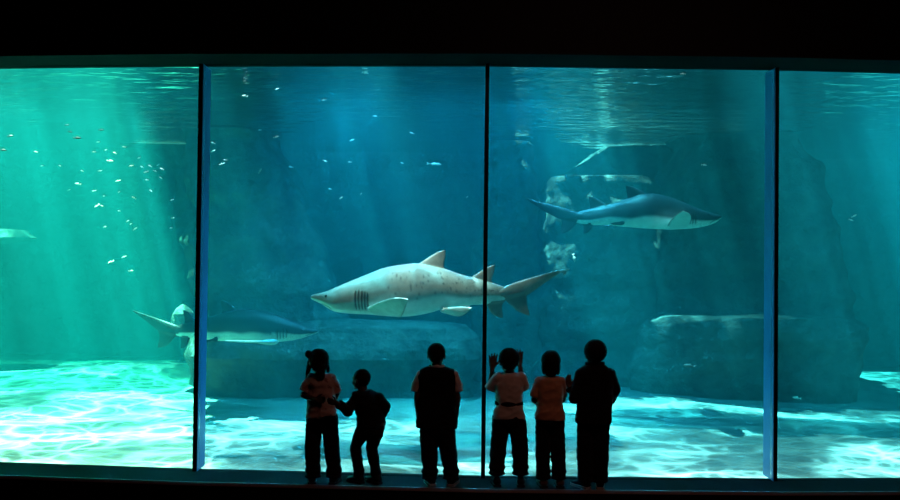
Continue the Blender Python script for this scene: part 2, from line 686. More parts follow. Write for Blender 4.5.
# ------------------------------------------------------------------ rocks
def rock(name, root, slices, seed, amp=0.16, n=150, rows=110, power=4.0, group=None, fine=0.08):
    """slices, top to bottom: (photo y, photo x of the left and right outline, distance of the front face, depth)"""
    S = []
    for py, xl, xr, Zf, dep in slices:
        zc = at((xl + xr) / 2, py, Zf).z
        S.append((zc, at(xl, py, Zf).x, at(xr, py, Zf).x, EYE.y + Zf, dep))
    S.sort(key=lambda s: s[0])
    zs = [s[0] for s in S]
    # keep each break of slope: rows spread over the slices
    zz = np.unique(np.concatenate([np.linspace(zs[0], zs[-1], rows), zs]))
    cols = [np.interp(zz, zs, [s[k] for s in S]) for k in range(1, 5)]
    verts, faces = [], []

    def put(x, y, z, nx, ny, nz, k=1.0):
        p = Vector((x * 0.55 + seed, y * 0.55, z * 0.7))
        d = amp * noise.fractal(p, 0.9, 2.1, 5)
        strata = 0.5 * amp * noise.noise(Vector((x * 0.15 + seed, y * 0.15, z * 3.0)))
        d2 = fine * (abs(noise.noise(Vector((x * 3.1, y * 3.1 + seed, z * 3.1)))) - 0.3)
        d = (d + strata + d2) * k
        verts.append((x + nx * d, y + ny * d, z + nz * d))

    for k, z in enumerate(zz):
        x0, x1, yf, dep = (c[k] for c in cols)
        cx, cy = (x0 + x1) / 2, yf + dep / 2
        for i in range(n):
            a = 2 * PI * i / n
            ca, sa = math.cos(a), math.sin(a)
            ex = math.copysign(abs(ca) ** (2 / power), ca)
            ey = math.copysign(abs(sa) ** (2 / power), sa)
            put(cx + ex * (x1 - x0) / 2, cy + ey * dep / 2, z, ca, sa, 0)
    R = len(zz)
    for k in range(R - 1):
        for i in range(n):
            j = (i + 1) % n
            faces.append((k * n + i, k * n + j, (k + 1) * n + j, (k + 1) * n + i))
    # rounded rough top in shrinking rings
    last = R - 1
    x0, x1, yf, dep = (c[-1] for c in cols)
    cx, cy = (x0 + x1) / 2, yf + dep / 2
    for q in range(1, 13):
        f = 1 - q / 12.5
        for i in range(n):
            a = 2 * PI * i / n
            ca, sa = math.cos(a), math.sin(a)
            ex = math.copysign(abs(ca) ** (2 / power), ca)
            ey = math.copysign(abs(sa) ** (2 / power), sa)
            x, y = cx + ex * (x1 - x0) / 2 * f, cy + ey * dep / 2 * f
            rise = 0.05 * (1 - f * f)
            put(x, y, zz[-1] + rise, ca * f * f, sa * f * f, 1 - f * 0.9, 0.6 if q > 1 else 0.9)
        b0, b1 = len(verts) - 2 * n, len(verts) - n
        for i in range(n):
            j = (i + 1) % n
            faces.append((b0 + i, b0 + j, b1 + j, b1 + i))
    faces.append(tuple(len(verts) - n + i for i in range(n)))
    faces.append(tuple(range(n))[::-1])
    # keep every rock just under the surface
    verts = [(x, y, min(z, SURF_Z - 0.03)) for x, y, z in verts]
    o = link(name, mesh_from(name, verts, faces), M['rock'], root)
    o.matrix_parent_inverse = Matrix.Translation(-root.location)
    return o


def formation(name, label, loc):
    o = bpy.data.objects.new(name, None)
    COL.objects.link(o)
    o.location = loc
    return tag(o, label, 'rock')


pillar = formation('rock_pillar', 'tall dark rock pillar with a low broad shelf behind the shadowed shark', at(240, 395, 14.5))
rock('column', pillar, [
    (118, 172, 262, 14.3, 1.7), (138, 168, 268, 14.3, 1.8), (165, 171, 285, 14.2, 1.9), (205, 176, 300, 14.1, 1.9), (240, 170, 305, 14.1, 2.0),
    (280, 178, 320, 14.0, 2.0), (310, 183, 330, 14.0, 2.0), (330, 186, 350, 13.9, 2.0), (420, 180, 360, 13.9, 2.0)], 3.0)
rock('shelf', pillar, [
    (328, 186, 470, 13.1, 1.6), (340, 172, 486, 12.95, 1.8), (360, 168, 492, 12.9, 1.9), (372, 176, 486, 13.05, 1.7), (392, 186, 478, 13.15, 1.6), (430, 190, 475, 13.2, 1.5)], 9.0, amp=0.22)
tag(rock('knob', pillar, [
    (309, 176, 184, 13.6, 0.30), (314, 171, 186, 13.5, 0.45), (325, 167, 188, 13.5, 0.5), (335, 172, 190, 13.6, 0.5)], 21.0, amp=0.05, n=60, rows=30, power=2.6, fine=0.03), 'pale sunlit rock knob')
reef = formation('rock_reef', 'broad reef of dark rock with sunlit rims behind the dark backed shark and bright mullion', at(690, 395, 15.0))
rock('block', reef, [
    (141, 492, 532, 15.0, 1.4), (160, 488, 536, 15.0, 1.5), (200, 484, 541, 14.9, 1.6), (260, 478, 546, 14.9, 1.6), (330, 470, 552, 14.8, 1.7), (420, 460, 560, 14.8, 1.7)], 14.0, amp=0.14)
rock('outcrop', reef, [
    (176, 556, 650, 14.6, 1.5), (190, 548, 676, 14.5, 1.7), (230, 544, 692, 14.4, 1.8), (300, 540, 690, 14.3, 1.9), (420, 534, 690, 14.2, 2.0)], 31.0, amp=0.2)
rock('ridge', reef, [
    (131, 640, 770, 15.9, 1.0), (150, 600, 780, 15.8, 1.2), (175, 570, 800, 15.7, 1.3), (420, 560, 820, 15.7, 1.3)], 44.0, amp=0.22)
rock('cliff', reef, [
    (120, 692, 798, 14.2, 1.6), (140, 690, 812, 14.2, 1.6), (160, 684, 836, 14.1, 1.7), (200, 668, 845, 14.0, 1.8), (240, 660, 862, 13.9, 1.9), (290, 656, 872, 13.9, 1.9),
    (325, 655, 874, 13.8, 1.9), (420, 655, 870, 13.8, 1.9)], 52.0, amp=0.2)
rock('bench', reef, [
    (319, 668, 862, 13.3, 1.5), (328, 655, 872, 13.2, 1.6), (360, 642, 874, 13.15, 1.7), (380, 638, 870, 13.2, 1.7), (430, 640, 868, 13.2, 1.7)], 61.0, amp=0.2)
slab = formation('rock_slab', 'pale flat rock slab catching the sun at the surface beyond the rock pillar', at(165, 395, 16.0))
rock('stone', slab, [
    (131, 118, 196, 16.4, 0.7), (140, 126, 200, 16.4, 0.7), (150, 150, 205, 16.5, 0.7), (170, 168, 210, 16.6, 0.6), (420, 176, 214, 16.6, 0.6)], 71.0, amp=0.10)
ledge = formation('rock_ledge', 'narrow sunlit rock ledge far off in the green water at the edge of the window', at(-60, 395, 16.0))
rock('stone', ledge, [
    (229, -70, 18, 15.6, 0.8), (237, -80, 24, 15.5, 0.9), (243, -100, -6, 15.6, 0.8), (252, -150, -50, 15.7, 0.8), (420, -160, -60, 15.7, 0.8)], 82.0, amp=0.10)
# ------------------------------------------------------------------ sharks
def smooth_curve(pts, xs, k=9):
    """traced outline, monotone in x, resampled and evened"""
    p = sorted(pts)
    y = np.interp(xs, [a for a, _ in p], [b for _, b in p])
    pad = k // 2
    yy = np.concatenate([np.full(pad, y[0]), y, np.full(pad, y[-1])])
    w = np.hanning(k + 2)[1:-1]
    w /= w.sum()
    out = np.convolve(yy, w, 'valid')
    out[0], out[-1] = y[0], y[-1]
    return out


def chaikin(pts, it=2):
    for _ in range(it):
        q = [pts[0]]
        for a, b in zip(pts, pts[1:]):
            q.append(tuple(a[i] * 0.75 + b[i] * 0.25 for i in range(len(a))))
            q.append(tuple(a[i] * 0.25 + b[i] * 0.75 for i in range(len(a))))
        q.append(pts[-1])
        pts = q
    return pts


def resample(pts, n):
    P = np.array(pts, float)
    s = np.concatenate([[0], np.cumsum(np.linalg.norm(np.diff(P, axis=0), axis=1))])
    t = np.linspace(0, s[-1], n)
    return np.stack([np.interp(t, s, P[:, i]) for i in range(P.shape[1])], 1)


def make_shark_material():
    k = NT('shark_skin')
    b = k.n('BsdfPrincipled', Roughness=0.55)
    b.inputs['Specular IOR Level'].default_value = 0.25
    at_ = k.n('Attribute', attribute_name='skin')
    tc = k.n('TexCoord')
    nz = k.n('TexNoise', Scale=14.0, Detail=5.0)
    k.l(tc.outputs['Object'], nz.inputs['Vector'])
    mx = k.n('Mix', data_type='RGBA', blend_type='MULTIPLY')
    mx.inputs['Factor'].default_value = 1.0
    k.l(at_.outputs['Color'], mx.inputs[6])
    k.l(k.ramp(nz.outputs['Fac'], [(0.3, (0.78, 0.78, 0.78)), (0.7, (1, 1, 1))]), mx.inputs[7])
    k.l(mx.outputs[2], b.inputs['Base Color'])
    bp = k.n('Bump', Strength=0.15, Distance=0.01)
    k.l(nz.outputs['Fac'], bp.inputs['Height'])
    k.l(bp.outputs['Normal'], b.inputs['Normal'])
    k.l(b.outputs[0], k.out.inputs[0])
    return k.m


M['shark'] = make_shark_material()


def shark(name, label, Z, top, bot, eye, mouth, gills, fins, paired, back, belly, seed, spots=0, scale=1.0, yaw=0.0):
    """all outlines are in photo pixels; the body is round, about 0.85 as wide as high; fins are foils with real thickness"""
    xs_all = [p[0] for p in top]
    nose_left = eye[0] < (min(xs_all) + max(xs_all)) / 2
    xa, xb = min(xs_all), max(xs_all)
    cx, cyp = (xa + xb) / 2, eye[1]
    C = at(cx, cyp, Z)
    rr = math.sin(-ROLL), math.cos(ROLL)

    def loc(px, py, y=0.0):
        p = at(px, py, Z) - C
        return Vector((p.x, y, p.z))

    rnd = random.Random(seed)
    N, R = 300, 72
    # finer stations towards the nose and the tail root
    u = np.linspace(0, 1, N)
    xs = xa + (xb - xa) * u
    zt = smooth_curve(top, xs, 15)
    zb = smooth_curve(bot, xs, 15)
    s = (xs - xa) / (xb - xa) if nose_left else (xb - xs) / (xb - xa)     # 0 nose, 1 tail root
    verts, faces, cols = [], [], []
    spot = []
    for _ in range(spots):
        spot.append((rnd.uniform(0.40, 0.97), rnd.uniform(-0.35, 0.75), rnd.uniform(0.0035, 0.0075), rnd.choice((-1, 1))))

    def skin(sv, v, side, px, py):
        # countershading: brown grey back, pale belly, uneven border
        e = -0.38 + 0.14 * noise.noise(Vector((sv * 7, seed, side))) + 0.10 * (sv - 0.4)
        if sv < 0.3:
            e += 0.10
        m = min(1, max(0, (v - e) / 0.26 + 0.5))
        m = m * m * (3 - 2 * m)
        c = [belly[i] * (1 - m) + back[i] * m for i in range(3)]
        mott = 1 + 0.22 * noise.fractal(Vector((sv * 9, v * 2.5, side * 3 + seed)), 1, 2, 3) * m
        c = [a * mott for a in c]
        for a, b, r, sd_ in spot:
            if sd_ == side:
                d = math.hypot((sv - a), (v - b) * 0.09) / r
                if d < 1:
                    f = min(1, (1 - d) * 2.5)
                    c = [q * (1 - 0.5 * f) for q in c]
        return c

    for i in range(N):
        half = max((zb[i] - zt[i]) / 2, 0.05)
        mid = (zb[i] + zt[i]) / 2
        sv = s[i]
        # wide flat head, round trunk, narrow tail root
        wf = np.interp(sv, [0, 0.06, 0.2, 0.4, 0.7, 0.9, 1.0], [1.5, 1.25, 0.98, 0.86, 0.72, 0.62, 0.45])
        for j in range(R):
            a = 2 * PI * j / R
            ca, sa = math.cos(a), math.sin(a)
            side = 1 if ca < 0 else -1
            v = sa
            px, py = xs[i], mid - half * sa
            w = half * wf * Z / F * math.copysign(abs(ca) ** 0.9, ca)
            # flattened underside of the head
            if sv < 0.25 and sa < 0:
                w *= 1 + 0.12 * (1 - sv / 0.25) * -sa
            c = skin(sv, v, side, px, py)
            sink = 0.0
            for gx, gt, gb, lean in gills:
                f = (py - gt) / (gb - gt)
                if 0 < f < 1:
                    gxx = gx + lean * (f - 0.5) ** 2 * 4
                    d = abs(px - gxx)
                    wd = 0.95 * (1 - abs(2 * f - 1) ** 3)
                    if d < wd * 1.6 + 0.01:
                        g_ = max(0, 1 - d / (wd * 1.6 + 0.01))
                        sink = max(sink, g_)
                        c = [q * (1 - 0.75 * min(1, g_ * 1.2)) for q in c]
            # mouth line
            for (mx0, my0), (mx1, my1) in zip(mouth, mouth[1:]):
                dx, dy = mx1 - mx0, my1 - my0
                t = max(0, min(1, ((px - mx0) * dx + (py - my0) * dy) / (dx * dx + dy * dy)))
                d = math.hypot(px - mx0 - t * dx, py - my0 - t * dy)
                if d < 0.9:
                    c = [q * (0.25 + 0.75 * d / 0.9) for q in c]
                    sink = max(sink, 0.8 * (1 - d / 0.9))
            p = loc(px, py, w * (1 - 0.10 * sink))
            verts.append(p)
            cols.append(c)
    for i in range(N - 1):
        for j in range(R):
            k = (j + 1) % R
            faces.append((i * R + j, i * R + k, (i + 1) * R + k, (i + 1) * R + j))
    faces.append(tuple(range(R))[::-1])
    faces.append(tuple((N - 1) * R + j for j in range(R)))

    def foil(le, te, thick, colf, n=26, m=14):
        """le, te: 3D edges from root to tip; section: rounded in front, thin behind"""
        A = resample(chaikin([tuple(p) for p in le]), n)
        B = resample(chaikin([tuple(p) for p in te]), n)
        base = len(verts)
        # thickness direction, one for the whole fin
        nrm = Vector(A[n // 3] - A[0]).cross(Vector(B[0] - A[0]))
        nrm.normalize()
        for i in range(n):
            f = i / (n - 1)
            ch = Vector(B[i] - A[i])
            t0 = thick * (1 - 0.75 * f) * (1 + 1.2 * max(0, 0.16 - f) / 0.16)
            for sgn in (1, -1):
                for q in range(m):
                    c = q / (m - 1)
                    if sgn < 0 and q in (0, m - 1):
                        pass
                    tt = 2.6 * math.sqrt(c) * (1 - c) * t0 * 0.5 + 0.0012
                    verts.append(Vector(A[i]) + ch * c + nrm * (tt * sgn))
                    cols.append(colf(f, c, sgn))
        st = 2 * m
        for i in range(n - 1):
            for q in range(m - 1):
                a = base + i * st + q
                faces.append((a, a + 1, a + st + 1, a + st))
                a += m
                faces.append((a + 1, a, a + st, a + st + 1))
            a = base + i * st
            faces.append((a, a + st, a + st + m, a + m))
            a += m - 1
            faces.append((a + st, a, a + m, a + st + m))
        a = base + (n - 1) * st
        faces.append(tuple(a + q for q in range(m)) + tuple(a + m + q for q in range(m - 1, -1, -1)))

    for le, te, th, kind in fins:
        fc = [q * (0.85 if back[0] > 0.1 else 0.55) for q in back] if kind != 'low' else [q * 0.6 for q in back]  # fins of the shade-darkened sharks are coloured darker still

        def colf(f, c, sgn, fc=fc, kind=kind):
            k = 1 + 0.15 * noise.noise(Vector((f * 5, c * 5, seed)))
            edge = 0.75 if (c > 0.93 or f > 0.95) else 1.0
            if kind == 'pale_tip' and f > 0.86:
                return [q * 1.0 for q in belly]
            return [q * k * edge for q in fc]
        foil([loc(*p) for p in le], [loc(*p) for p in te], th, colf)
    for le, te, th, kind in paired:
        for sgn in (1, -1):
            L_ = [loc(p[0], p[1], p[2] * sgn) for p in le]
            T_ = [loc(p[0], p[1], p[2] * sgn) for p in te]

            def colf(f, c, s2, kind=kind):
                if kind == 'pale':
                    q = [a * 0.92 for a in belly]
                else:
                    q = [a * 0.75 for a in back]
                e = 0.35 if c > 0.95 else (0.8 if c > 0.9 else 1.0)
                ray = 0.94 + 0.06 * math.sin(f * 70)
                return [a * e * ray for a in q]
            foil(L_, T_, th, colf)
    # eyes
    for sgn in (1, -1):
        ei = int(np.argmin(np.abs(xs - eye[0])))
        half = (zb[ei] - zt[ei]) / 2
        mid = (zb[ei] + zt[ei]) / 2
        sa = (mid - eye[1]) / half
        wf = np.interp(s[ei], [0, 0.06, 0.2, 0.4], [1.5, 1.25, 0.98, 0.86])
        yy = half * wf * Z / F * math.sqrt(max(0, 1 - sa * sa))
        c0 = loc(eye[0], eye[1], yy * sgn * 0.97)
        b = len(verts)
        for j in range(9):
            a = PI * j / 8
            for i in range(12):
                q = 2 * PI * i / 12
                verts.append(c0 + Vector((math.sin(a) * math.cos(q), math.sin(a) * math.sin(q) * 0.7, math.cos(a))) * 0.016)
                cols.append([0.01, 0.01, 0.01])
        for j in range(8):
            for i in range(12):
                k = (i + 1) % 12
                faces.append((b + j * 12 + i, b + (j + 1) * 12 + i, b + (j + 1) * 12 + k, b + j * 12 + k))
    me = mesh_from(name, verts, faces)
    bm = bmesh.new(); bm.from_mesh(me)
    bmesh.ops.recalc_face_normals(bm, faces=bm.faces)
    bm.to_mesh(me); bm.free()
    ca_ = me.color_attributes.new('skin', 'FLOAT_COLOR', 'POINT')
    flat = np.ones((len(verts), 4), np.float32)
    flat[:, :3] = np.clip(np.array(cols), 0, 1)
    ca_.data.foreach_set('color', flat.ravel())
    o = link(name, me, M['shark'], loc=C)
    # a gentle swimming bend of the tail, away from the glass
    sgn = 1 if nose_left else -1
    L = (xb - xa) * Z / F
    n = len(me.vertices)
    co = np.zeros(n * 3); me.vertices.foreach_get('co', co); co = co.reshape(-1, 3)
    sx = np.clip((co[:, 0] * sgn + L * 0.05) / (L * 0.5), 0, None)
    co[:, 1] += yaw * sx ** 2
    me.vertices.foreach_set('co', co.ravel()); me.update()
    return tag(o, label, 'shark', 'ragged toothed sharks in the tank')


def Zm(o, k, pts):
    """crop coordinates to photo pixels"""
    return [(o[0] + p[0] / k, o[1] + p[1] / k) + tuple(p[2:]) for p in pts]


# --- the pale spotted one in the middle of the tank
q = lambda *p: Zm((300, 230), 3.214, p)
shark('shark', 'big pale grey brown shark with dark spots swimming across the mullion', 9.8,
      q((35, 212), (42, 207), (60, 203), (80, 199), (100, 191), (130, 178), (160, 165), (200, 149), (230, 137), (260, 125), (290, 117), (320, 112), (350, 108), (375, 107), (410, 112), (465, 124), (500, 137), (540, 149), (580, 157), (620, 170), (650, 180), (668, 188)),
      q((35, 219), (42, 225), (60, 233), (72, 238), (85, 249), (110, 262), (140, 267), (180, 270), (220, 271), (260, 275), (300, 278), (350, 278), (390, 272), (420, 266), (450, 256), (480, 250), (520, 245), (560, 241), (600, 240), (640, 233), (668, 222)),
      q((88, 212))[0], q((72, 238), (84, 241), (98, 247), (104, 253)),
      [(300 + x / 3.214, 230 + a / 3.214, 230 + b / 3.214, 0.5) for x, a, b in ((184, 194, 257), (194, 193, 258), (204, 194, 258), (213, 196, 257), (222, 200, 254))],
      [
          (q((372, 116), (395, 99), (425, 80), (450, 67), (466, 64)), q((468, 130), (462, 118), (464, 100), (468, 82), (467, 66)), 0.05, 'back'),
          (q((540, 158), (565, 143), (590, 126), (612, 115), (627, 112)), q((624, 182), (617, 165), (620, 150), (626, 132), (628, 114)), 0.045, 'back'),
          (q((598, 232), (606, 256), (622, 274), (640, 283), (652, 285)), q((664, 226), (650, 243), (650, 256), (654, 270), (653, 284)), 0.04, 'low'),
          # upper lobe of the tail with its notched tip, then the lower lobe
          (q((640, 192), (665, 180), (710, 164), (760, 150), (800, 139), (835, 130), (878, 124)), q((650, 226), (690, 232), (735, 212), (765, 192), (800, 168), (838, 142), (878, 128)), 0.05, 'pale_tip'),
          (q((838, 134), (850, 136), (862, 146)), q((866, 128), (868, 133), (864, 146)), 0.012, 'pale_tip'),
          (q((648, 216), (672, 236), (695, 258), (718, 272), (742, 279)), q((735, 195), (732, 220), (734, 240), (739, 260), (743, 278)), 0.045, 'low'),
      ],
      [
          (q((222, 247, -0.20), (262, 228, -0.40), (300, 214, -0.55), (335, 210, -0.66), (356, 215, -0.70)), q((305, 272, -0.18), (325, 277, -0.30), (336, 268, -0.44), (346, 248, -0.58), (357, 217, -0.70)), 0.04, 'pale'),
          (q((452, 250, -0.10), (485, 246, -0.20), (520, 243, -0.27), (549, 246, -0.32)), q((466, 266, -0.08), (492, 274, -0.16), (520, 276, -0.24), (549, 250, -0.32)), 0.03, 'pale'),
      ],
      (0.36, 0.30, 0.25), (0.72, 0.72, 0.68), 5, spots=120, yaw=0.10)

# --- the one upper right, shade on its back put into a darker skin colour
q = lambda *p: Zm((520, 170), 4.286, p)
shark('shark', 'dark backed shark with a white belly swimming high in front of the rocks', 11.55,
      q((862, 196), (850, 192), (830, 188), (800, 178), (770, 168), (740, 157), (710, 143), (680, 130), (640, 115), (600, 105), (560, 100), (530, 104), (490, 117), (440, 129), (400, 141), (370, 152), (330, 160), (300, 166), (260, 176), (238, 184)),
      q((862, 206), (850, 218), (830, 230), (800, 240), (760, 248), (710, 253), (650, 255), (580, 253), (500, 248), (440, 242), (390, 235), (350, 235), (310, 235), (270, 229), (238, 222)),
      q((800, 193))[0], q((852, 212), (838, 214), (820, 220), (808, 228)),
      [(520 + x / 4.286, 170 + a / 4.286, 170 + b / 4.286, -0.4) for x, a, b in ((742, 190, 235), (730, 190, 236), (719, 192, 237), (708, 195, 238), (697, 198, 240))],
      [
          (q((548, 108), (525, 92), (500, 77), (478, 69), (455, 67)), q((452, 132), (462, 118), (460, 100), (457, 84), (455, 69)), 0.05, 'back'),
          (q((384, 156), (362, 138), (340, 123), (318, 113), (299, 111)), q((300, 175), (306, 160), (304, 142), (301, 126), (299, 113)), 0.045, 'back'),
          (q((322, 228), (315, 246), (303, 262), (290, 271), (279, 272)), q((268, 222), (277, 238), (278, 250), (276, 262), (278, 272)), 0.04, 'low'),
          (q((275, 182), (250, 177), (200, 160), (150, 145), (110, 135), (75, 124), (34, 107)), q((262, 226), (232, 224), (195, 215), (150, 192), (110, 170), (75, 145), (34, 111)), 0.05, 'back'),
          (q((262, 212), (244, 234), (228, 252), (208, 266), (186, 271)), q((180, 200), (188, 218), (188, 236), (183, 256), (185, 271)), 0.045, 'low'),
      ],
      [
          (q((700, 240, -0.26), (695, 212, -0.46), (672, 195, -0.58), (645, 189, -0.64)), q((612, 244, -0.24), (606, 230, -0.40), (616, 208, -0.54), (640, 190, -0.64)), 0.035, 'pale'),
          (q((440, 222, -0.13), (415, 224, -0.20), (392, 228, -0.25), (372, 232, -0.28)), q((420, 238, -0.10), (400, 238, -0.18), (384, 237, -0.24), (372, 234, -0.28)), 0.025, 'back'),
      ],
      (0.035, 0.04, 0.045), (0.80, 0.80, 0.76), 8, spots=20, yaw=0.12)

# --- the one lower left, its shadow put into a near black skin colour
q = lambda *p: Zm((110, 280), 4.09, p)
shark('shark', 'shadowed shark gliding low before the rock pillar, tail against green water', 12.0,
      q((852, 206), (840, 203), (820, 198), (800, 190), (770, 177), (740, 165), (710, 151), (680, 140), (640, 127), (600, 120), (560, 117), (515, 121), (460, 135), (420, 147), (380, 158), (340, 168), (300, 178), (270, 187), (246, 194)),
      q((852, 213), (840, 219), (820, 227), (790, 237), (750, 247), (700, 252), (640, 255), (560, 253), (500, 252), (440, 249), (390, 244), (340, 240), (300, 236), (270, 233), (246, 228)),
      q((790, 203))[0], q((842, 214), (825, 218), (805, 226)),
      [(110 + x / 4.09, 280 + a / 4.09, 280 + b / 4.09, -0.4) for x, a, b in ((728, 195, 236), (716, 196, 238), (704, 198, 239), (693, 200, 241))],
      [
          (q((522, 128), (505, 108), (488, 94), (470, 86), (454, 84)), q((448, 146), (458, 132), (456, 116), (453, 100), (453, 86)), 0.05, 'back'),
          (q((350, 172), (332, 150), (318, 135), (305, 127), (290, 124)), q((290, 186), (297, 172), (295, 156), (291, 140), (289, 126)), 0.045, 'back'),
          (q((322, 232), (316, 252), (306, 270), (294, 280), (280, 283)), q((272, 228), (280, 246), (279, 260), (277, 272), (279, 283)), 0.04, 'low'),
          (q((280, 190), (256, 186), (215, 174), (180, 163), (140, 152), (100, 141), (54, 129)), q((270, 234), (236, 238), (200, 226), (165, 205), (125, 176), (95, 160), (54, 134)), 0.05, 'back'),
          (q((262, 222), (244, 246), (226, 266), (204, 279), (176, 283)), q((172, 208), (182, 226), (184, 244), (176, 264), (174, 282)), 0.045, 'low'),
      ],
      [
          (q((705, 246, -0.26), (660, 240, -0.46), (600, 234, -0.62), (530, 229, -0.74)), q((612, 250, -0.22), (590, 246, -0.40), (565, 240, -0.58), (528, 232, -0.74)), 0.035, 'pale'),
          (q((450, 236, -0.13), (420, 240, -0.20), (400, 246, -0.25), (384, 255, -0.28)), q((420, 248, -0.10), (405, 254, -0.18), (394, 257, -0.24), (383, 258, -0.28)), 0.03, 'back'),
      ],
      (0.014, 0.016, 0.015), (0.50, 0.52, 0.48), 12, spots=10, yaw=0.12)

# ------------------------------------------------------------------ small fish
M['fish'] = plain('silver_fish', (0.55, 0.56, 0.50), 0.35, spec=0.5, bscale=20, vary=0.1)
M['darkfish'] = plain('dark_fish', (0.10, 0.11, 0.11), 0.5, spec=0.3, bscale=20, vary=0.1)


def fish_mesh(name, mat):
    """unit long slim fish, nose towards +X"""
    bm = bmesh.new()
    rings = []
    for i in range(15):
        u_ = i / 14
        h = 0.13 * math.sin(PI * min(1, u_ * 0.92 + 0.05)) ** 0.8 * (1 - 0.55 * max(0, u_ - 0.45))
        wd = h * 0.5
        rings.append([Vector((0.5 - u_ * 0.8, wd * math.cos(2 * PI * j / 12), h * math.sin(2 * PI * j / 12))) for j in range(12)])
    ring_loft(bm, rings)
    # forked tail, back fin, belly fin as thin solid plates
    def plate(pts, t=0.008):
        a = [bm.verts.new((p[0], -t, p[1])) for p in pts]
        b = [bm.verts.new((p[0], t, p[1])) for p in pts]
        bm.faces.new(a); bm.faces.new(b[::-1])
        for i in range(len(pts)):
            j = (i + 1) % len(pts)
            bm.faces.new((a[i], a[j], b[j], b[i]))
    plate([(-0.26, 0.02), (-0.50, 0.15), (-0.43, 0.0), (-0.50, -0.15), (-0.26, -0.02)])
    plate([(0.15, 0.10), (0.0, 0.20), (-0.15, 0.08)])
    plate([(0.0, -0.10), (-0.08, -0.18), (-0.18, -0.07)])
    me = bm_mesh(name, bm)
    me.materials.append(mat)
    me.polygons.foreach_set('use_smooth', [True] * len(me.polygons))
    return me


FM, FD = fish_mesh('small_fish', M['fish']), fish_mesh('small_fish_dark', M['darkfish'])


def small_fish(px, py, Z, length_px, ang=0.0, flip=1, label=None, group=None, me=None):
    o = bpy.data.objects.new('small_fish', me or FM)
    COL.objects.link(o)
    o.location = at(px, py, Z)
    s_ = length_px * Z / F
    o.scale = (s_, s_, s_)
    o.rotation_euler = (0, ang * flip, 0 if flip > 0 else PI)
    return tag(o, label, 'fish', group)


rf = random.Random(11)
SHOAL = [(110, 161, 8), (115, 153, 5), (94, 152, 5), (131, 166, 6), (150, 166, 5), (100, 171, 5), (78, 184, 8), (142, 167, 5), (146, 172, 6), (155, 171, 5), (162, 169, 5),
         (147, 180, 5), (118, 181, 6), (94, 191, 5), (97, 206, 7), (102, 206, 4), (119, 192, 3), (134, 198, 6), (151, 191, 4), (119, 211, 4), (104, 196, 3), (128, 221, 4),
         (131, 224, 3), (135, 229, 6), (124, 257, 6), (111, 262, 8), (131, 271, 6), (105, 227, 4), (161, 178, 4), (158, 165, 4), (82, 171, 4), (69, 190, 4), (60, 166, 3),
         (42, 166, 4), (36, 152, 5), (98, 142, 4), (124, 147, 5), (106, 150, 3), (139, 158, 4), (172, 200, 4), (173, 218, 4), (171, 228, 4)]
for x, y, l in SHOAL:
    small_fish(x, y, rf.uniform(9.6, 11.2), l * 0.85, rf.uniform(-0.6, 0.6), rf.choice((-1, 1)),
               'tiny pale fish of the loose shoal in the sunlit green water beside the rock pillar', 'tiny pale fish shoaling in the green water')
for x, y, l in [(77, 138, 8), (3, 150, 7), (101, 130, 6), (67, 125, 4), (70, 132, 5), (10, 136, 6)]:
    small_fish(x, y, rf.uniform(9.2, 10.4), l, rf.uniform(-0.2, 0.2), 1,
               'tiny dark fish just under the ripples above the green water shoal', 'tiny dark fish under the surface', FD)
BLUE = [(245, 96, 6), (213, 143, 5), (213, 151, 5), (222, 164, 6), (225, 160, 4), (276, 137, 6), (291, 167, 5), (325, 161, 5), (330, 189, 4), (365, 73, 7), (324, 100, 5), (352, 140, 5),
          (412, 133, 5), (402, 163, 4), (350, 162, 4), (260, 130, 4), (375, 116, 4), (277, 89, 4)]
for x, y, l in BLUE:
    small_fish(x, y, rf.uniform(10.2, 12.0), l, rf.uniform(-0.4, 0.4), rf.choice((-1, 1)),
               'tiny pale fish scattered in the dusky blue water above the big pale shark', 'tiny pale fish in the blue water')
small_fish(260, 171, 9.8, 6, -1.0, 1, 'small bright white fish nosing down before the rock pillar')
sf = small_fish(434, 164, 11.5, 15, 0.05, 1,  'slim pale fish in blue water high over the back of the pale shark')
sf.scale = (sf.scale[0], sf.scale[1] * 0.6, sf.scale[2] * 0.55)
small_fish(683, 74, 9.6, 6, 0.0, -1, 'tiny pale fish close under the top of the window over the cliff')
small_fish(704, 165, 10.5, 6, 0.1, 1, 'tiny pale fish above the nose of the dark backed shark')
small_fish(854, 216, 10.6, 6, -0.5, 1, 'upper of two small bright fish beside the dark cliff edge')
small_fish(851, 220, 10.6, 5, 0.3, 1, 'lower of two small bright fish beside the dark cliff edge')
small_fish(797, 398, 11.8, 9, 0.15, -1, 'small pale fish just above the sand under the rock bench')
small_fish(690, 366, 12.2, 13, 0.12, -1, 'dim slim fish before the face of the rock bench', None, FD)
small_fish(651, 394, 11.5, 3, 0.0, 1, 'speck sized fish above the crest of the sand near the tallest child')
small_fish(574, 258, 10.8, 9, 1.35, 1, 'thin pale fish hanging upright above the tip of the pale tail')
small_fish(341, 198, 10.8, 4, -0.7, 1, 'one of three speck sized fish over the back of the big pale shark', 'specks over the pale shark')
small_fish(361, 194, 10.8, 3, -0.9, 1, 'one of three speck sized fish over the back of the big pale shark', 'specks over the pale shark')
small_fish(467, 197, 10.8, 3, -0.7, 1, 'one of three speck sized fish over the back of the big pale shark', 'specks over the pale shark')
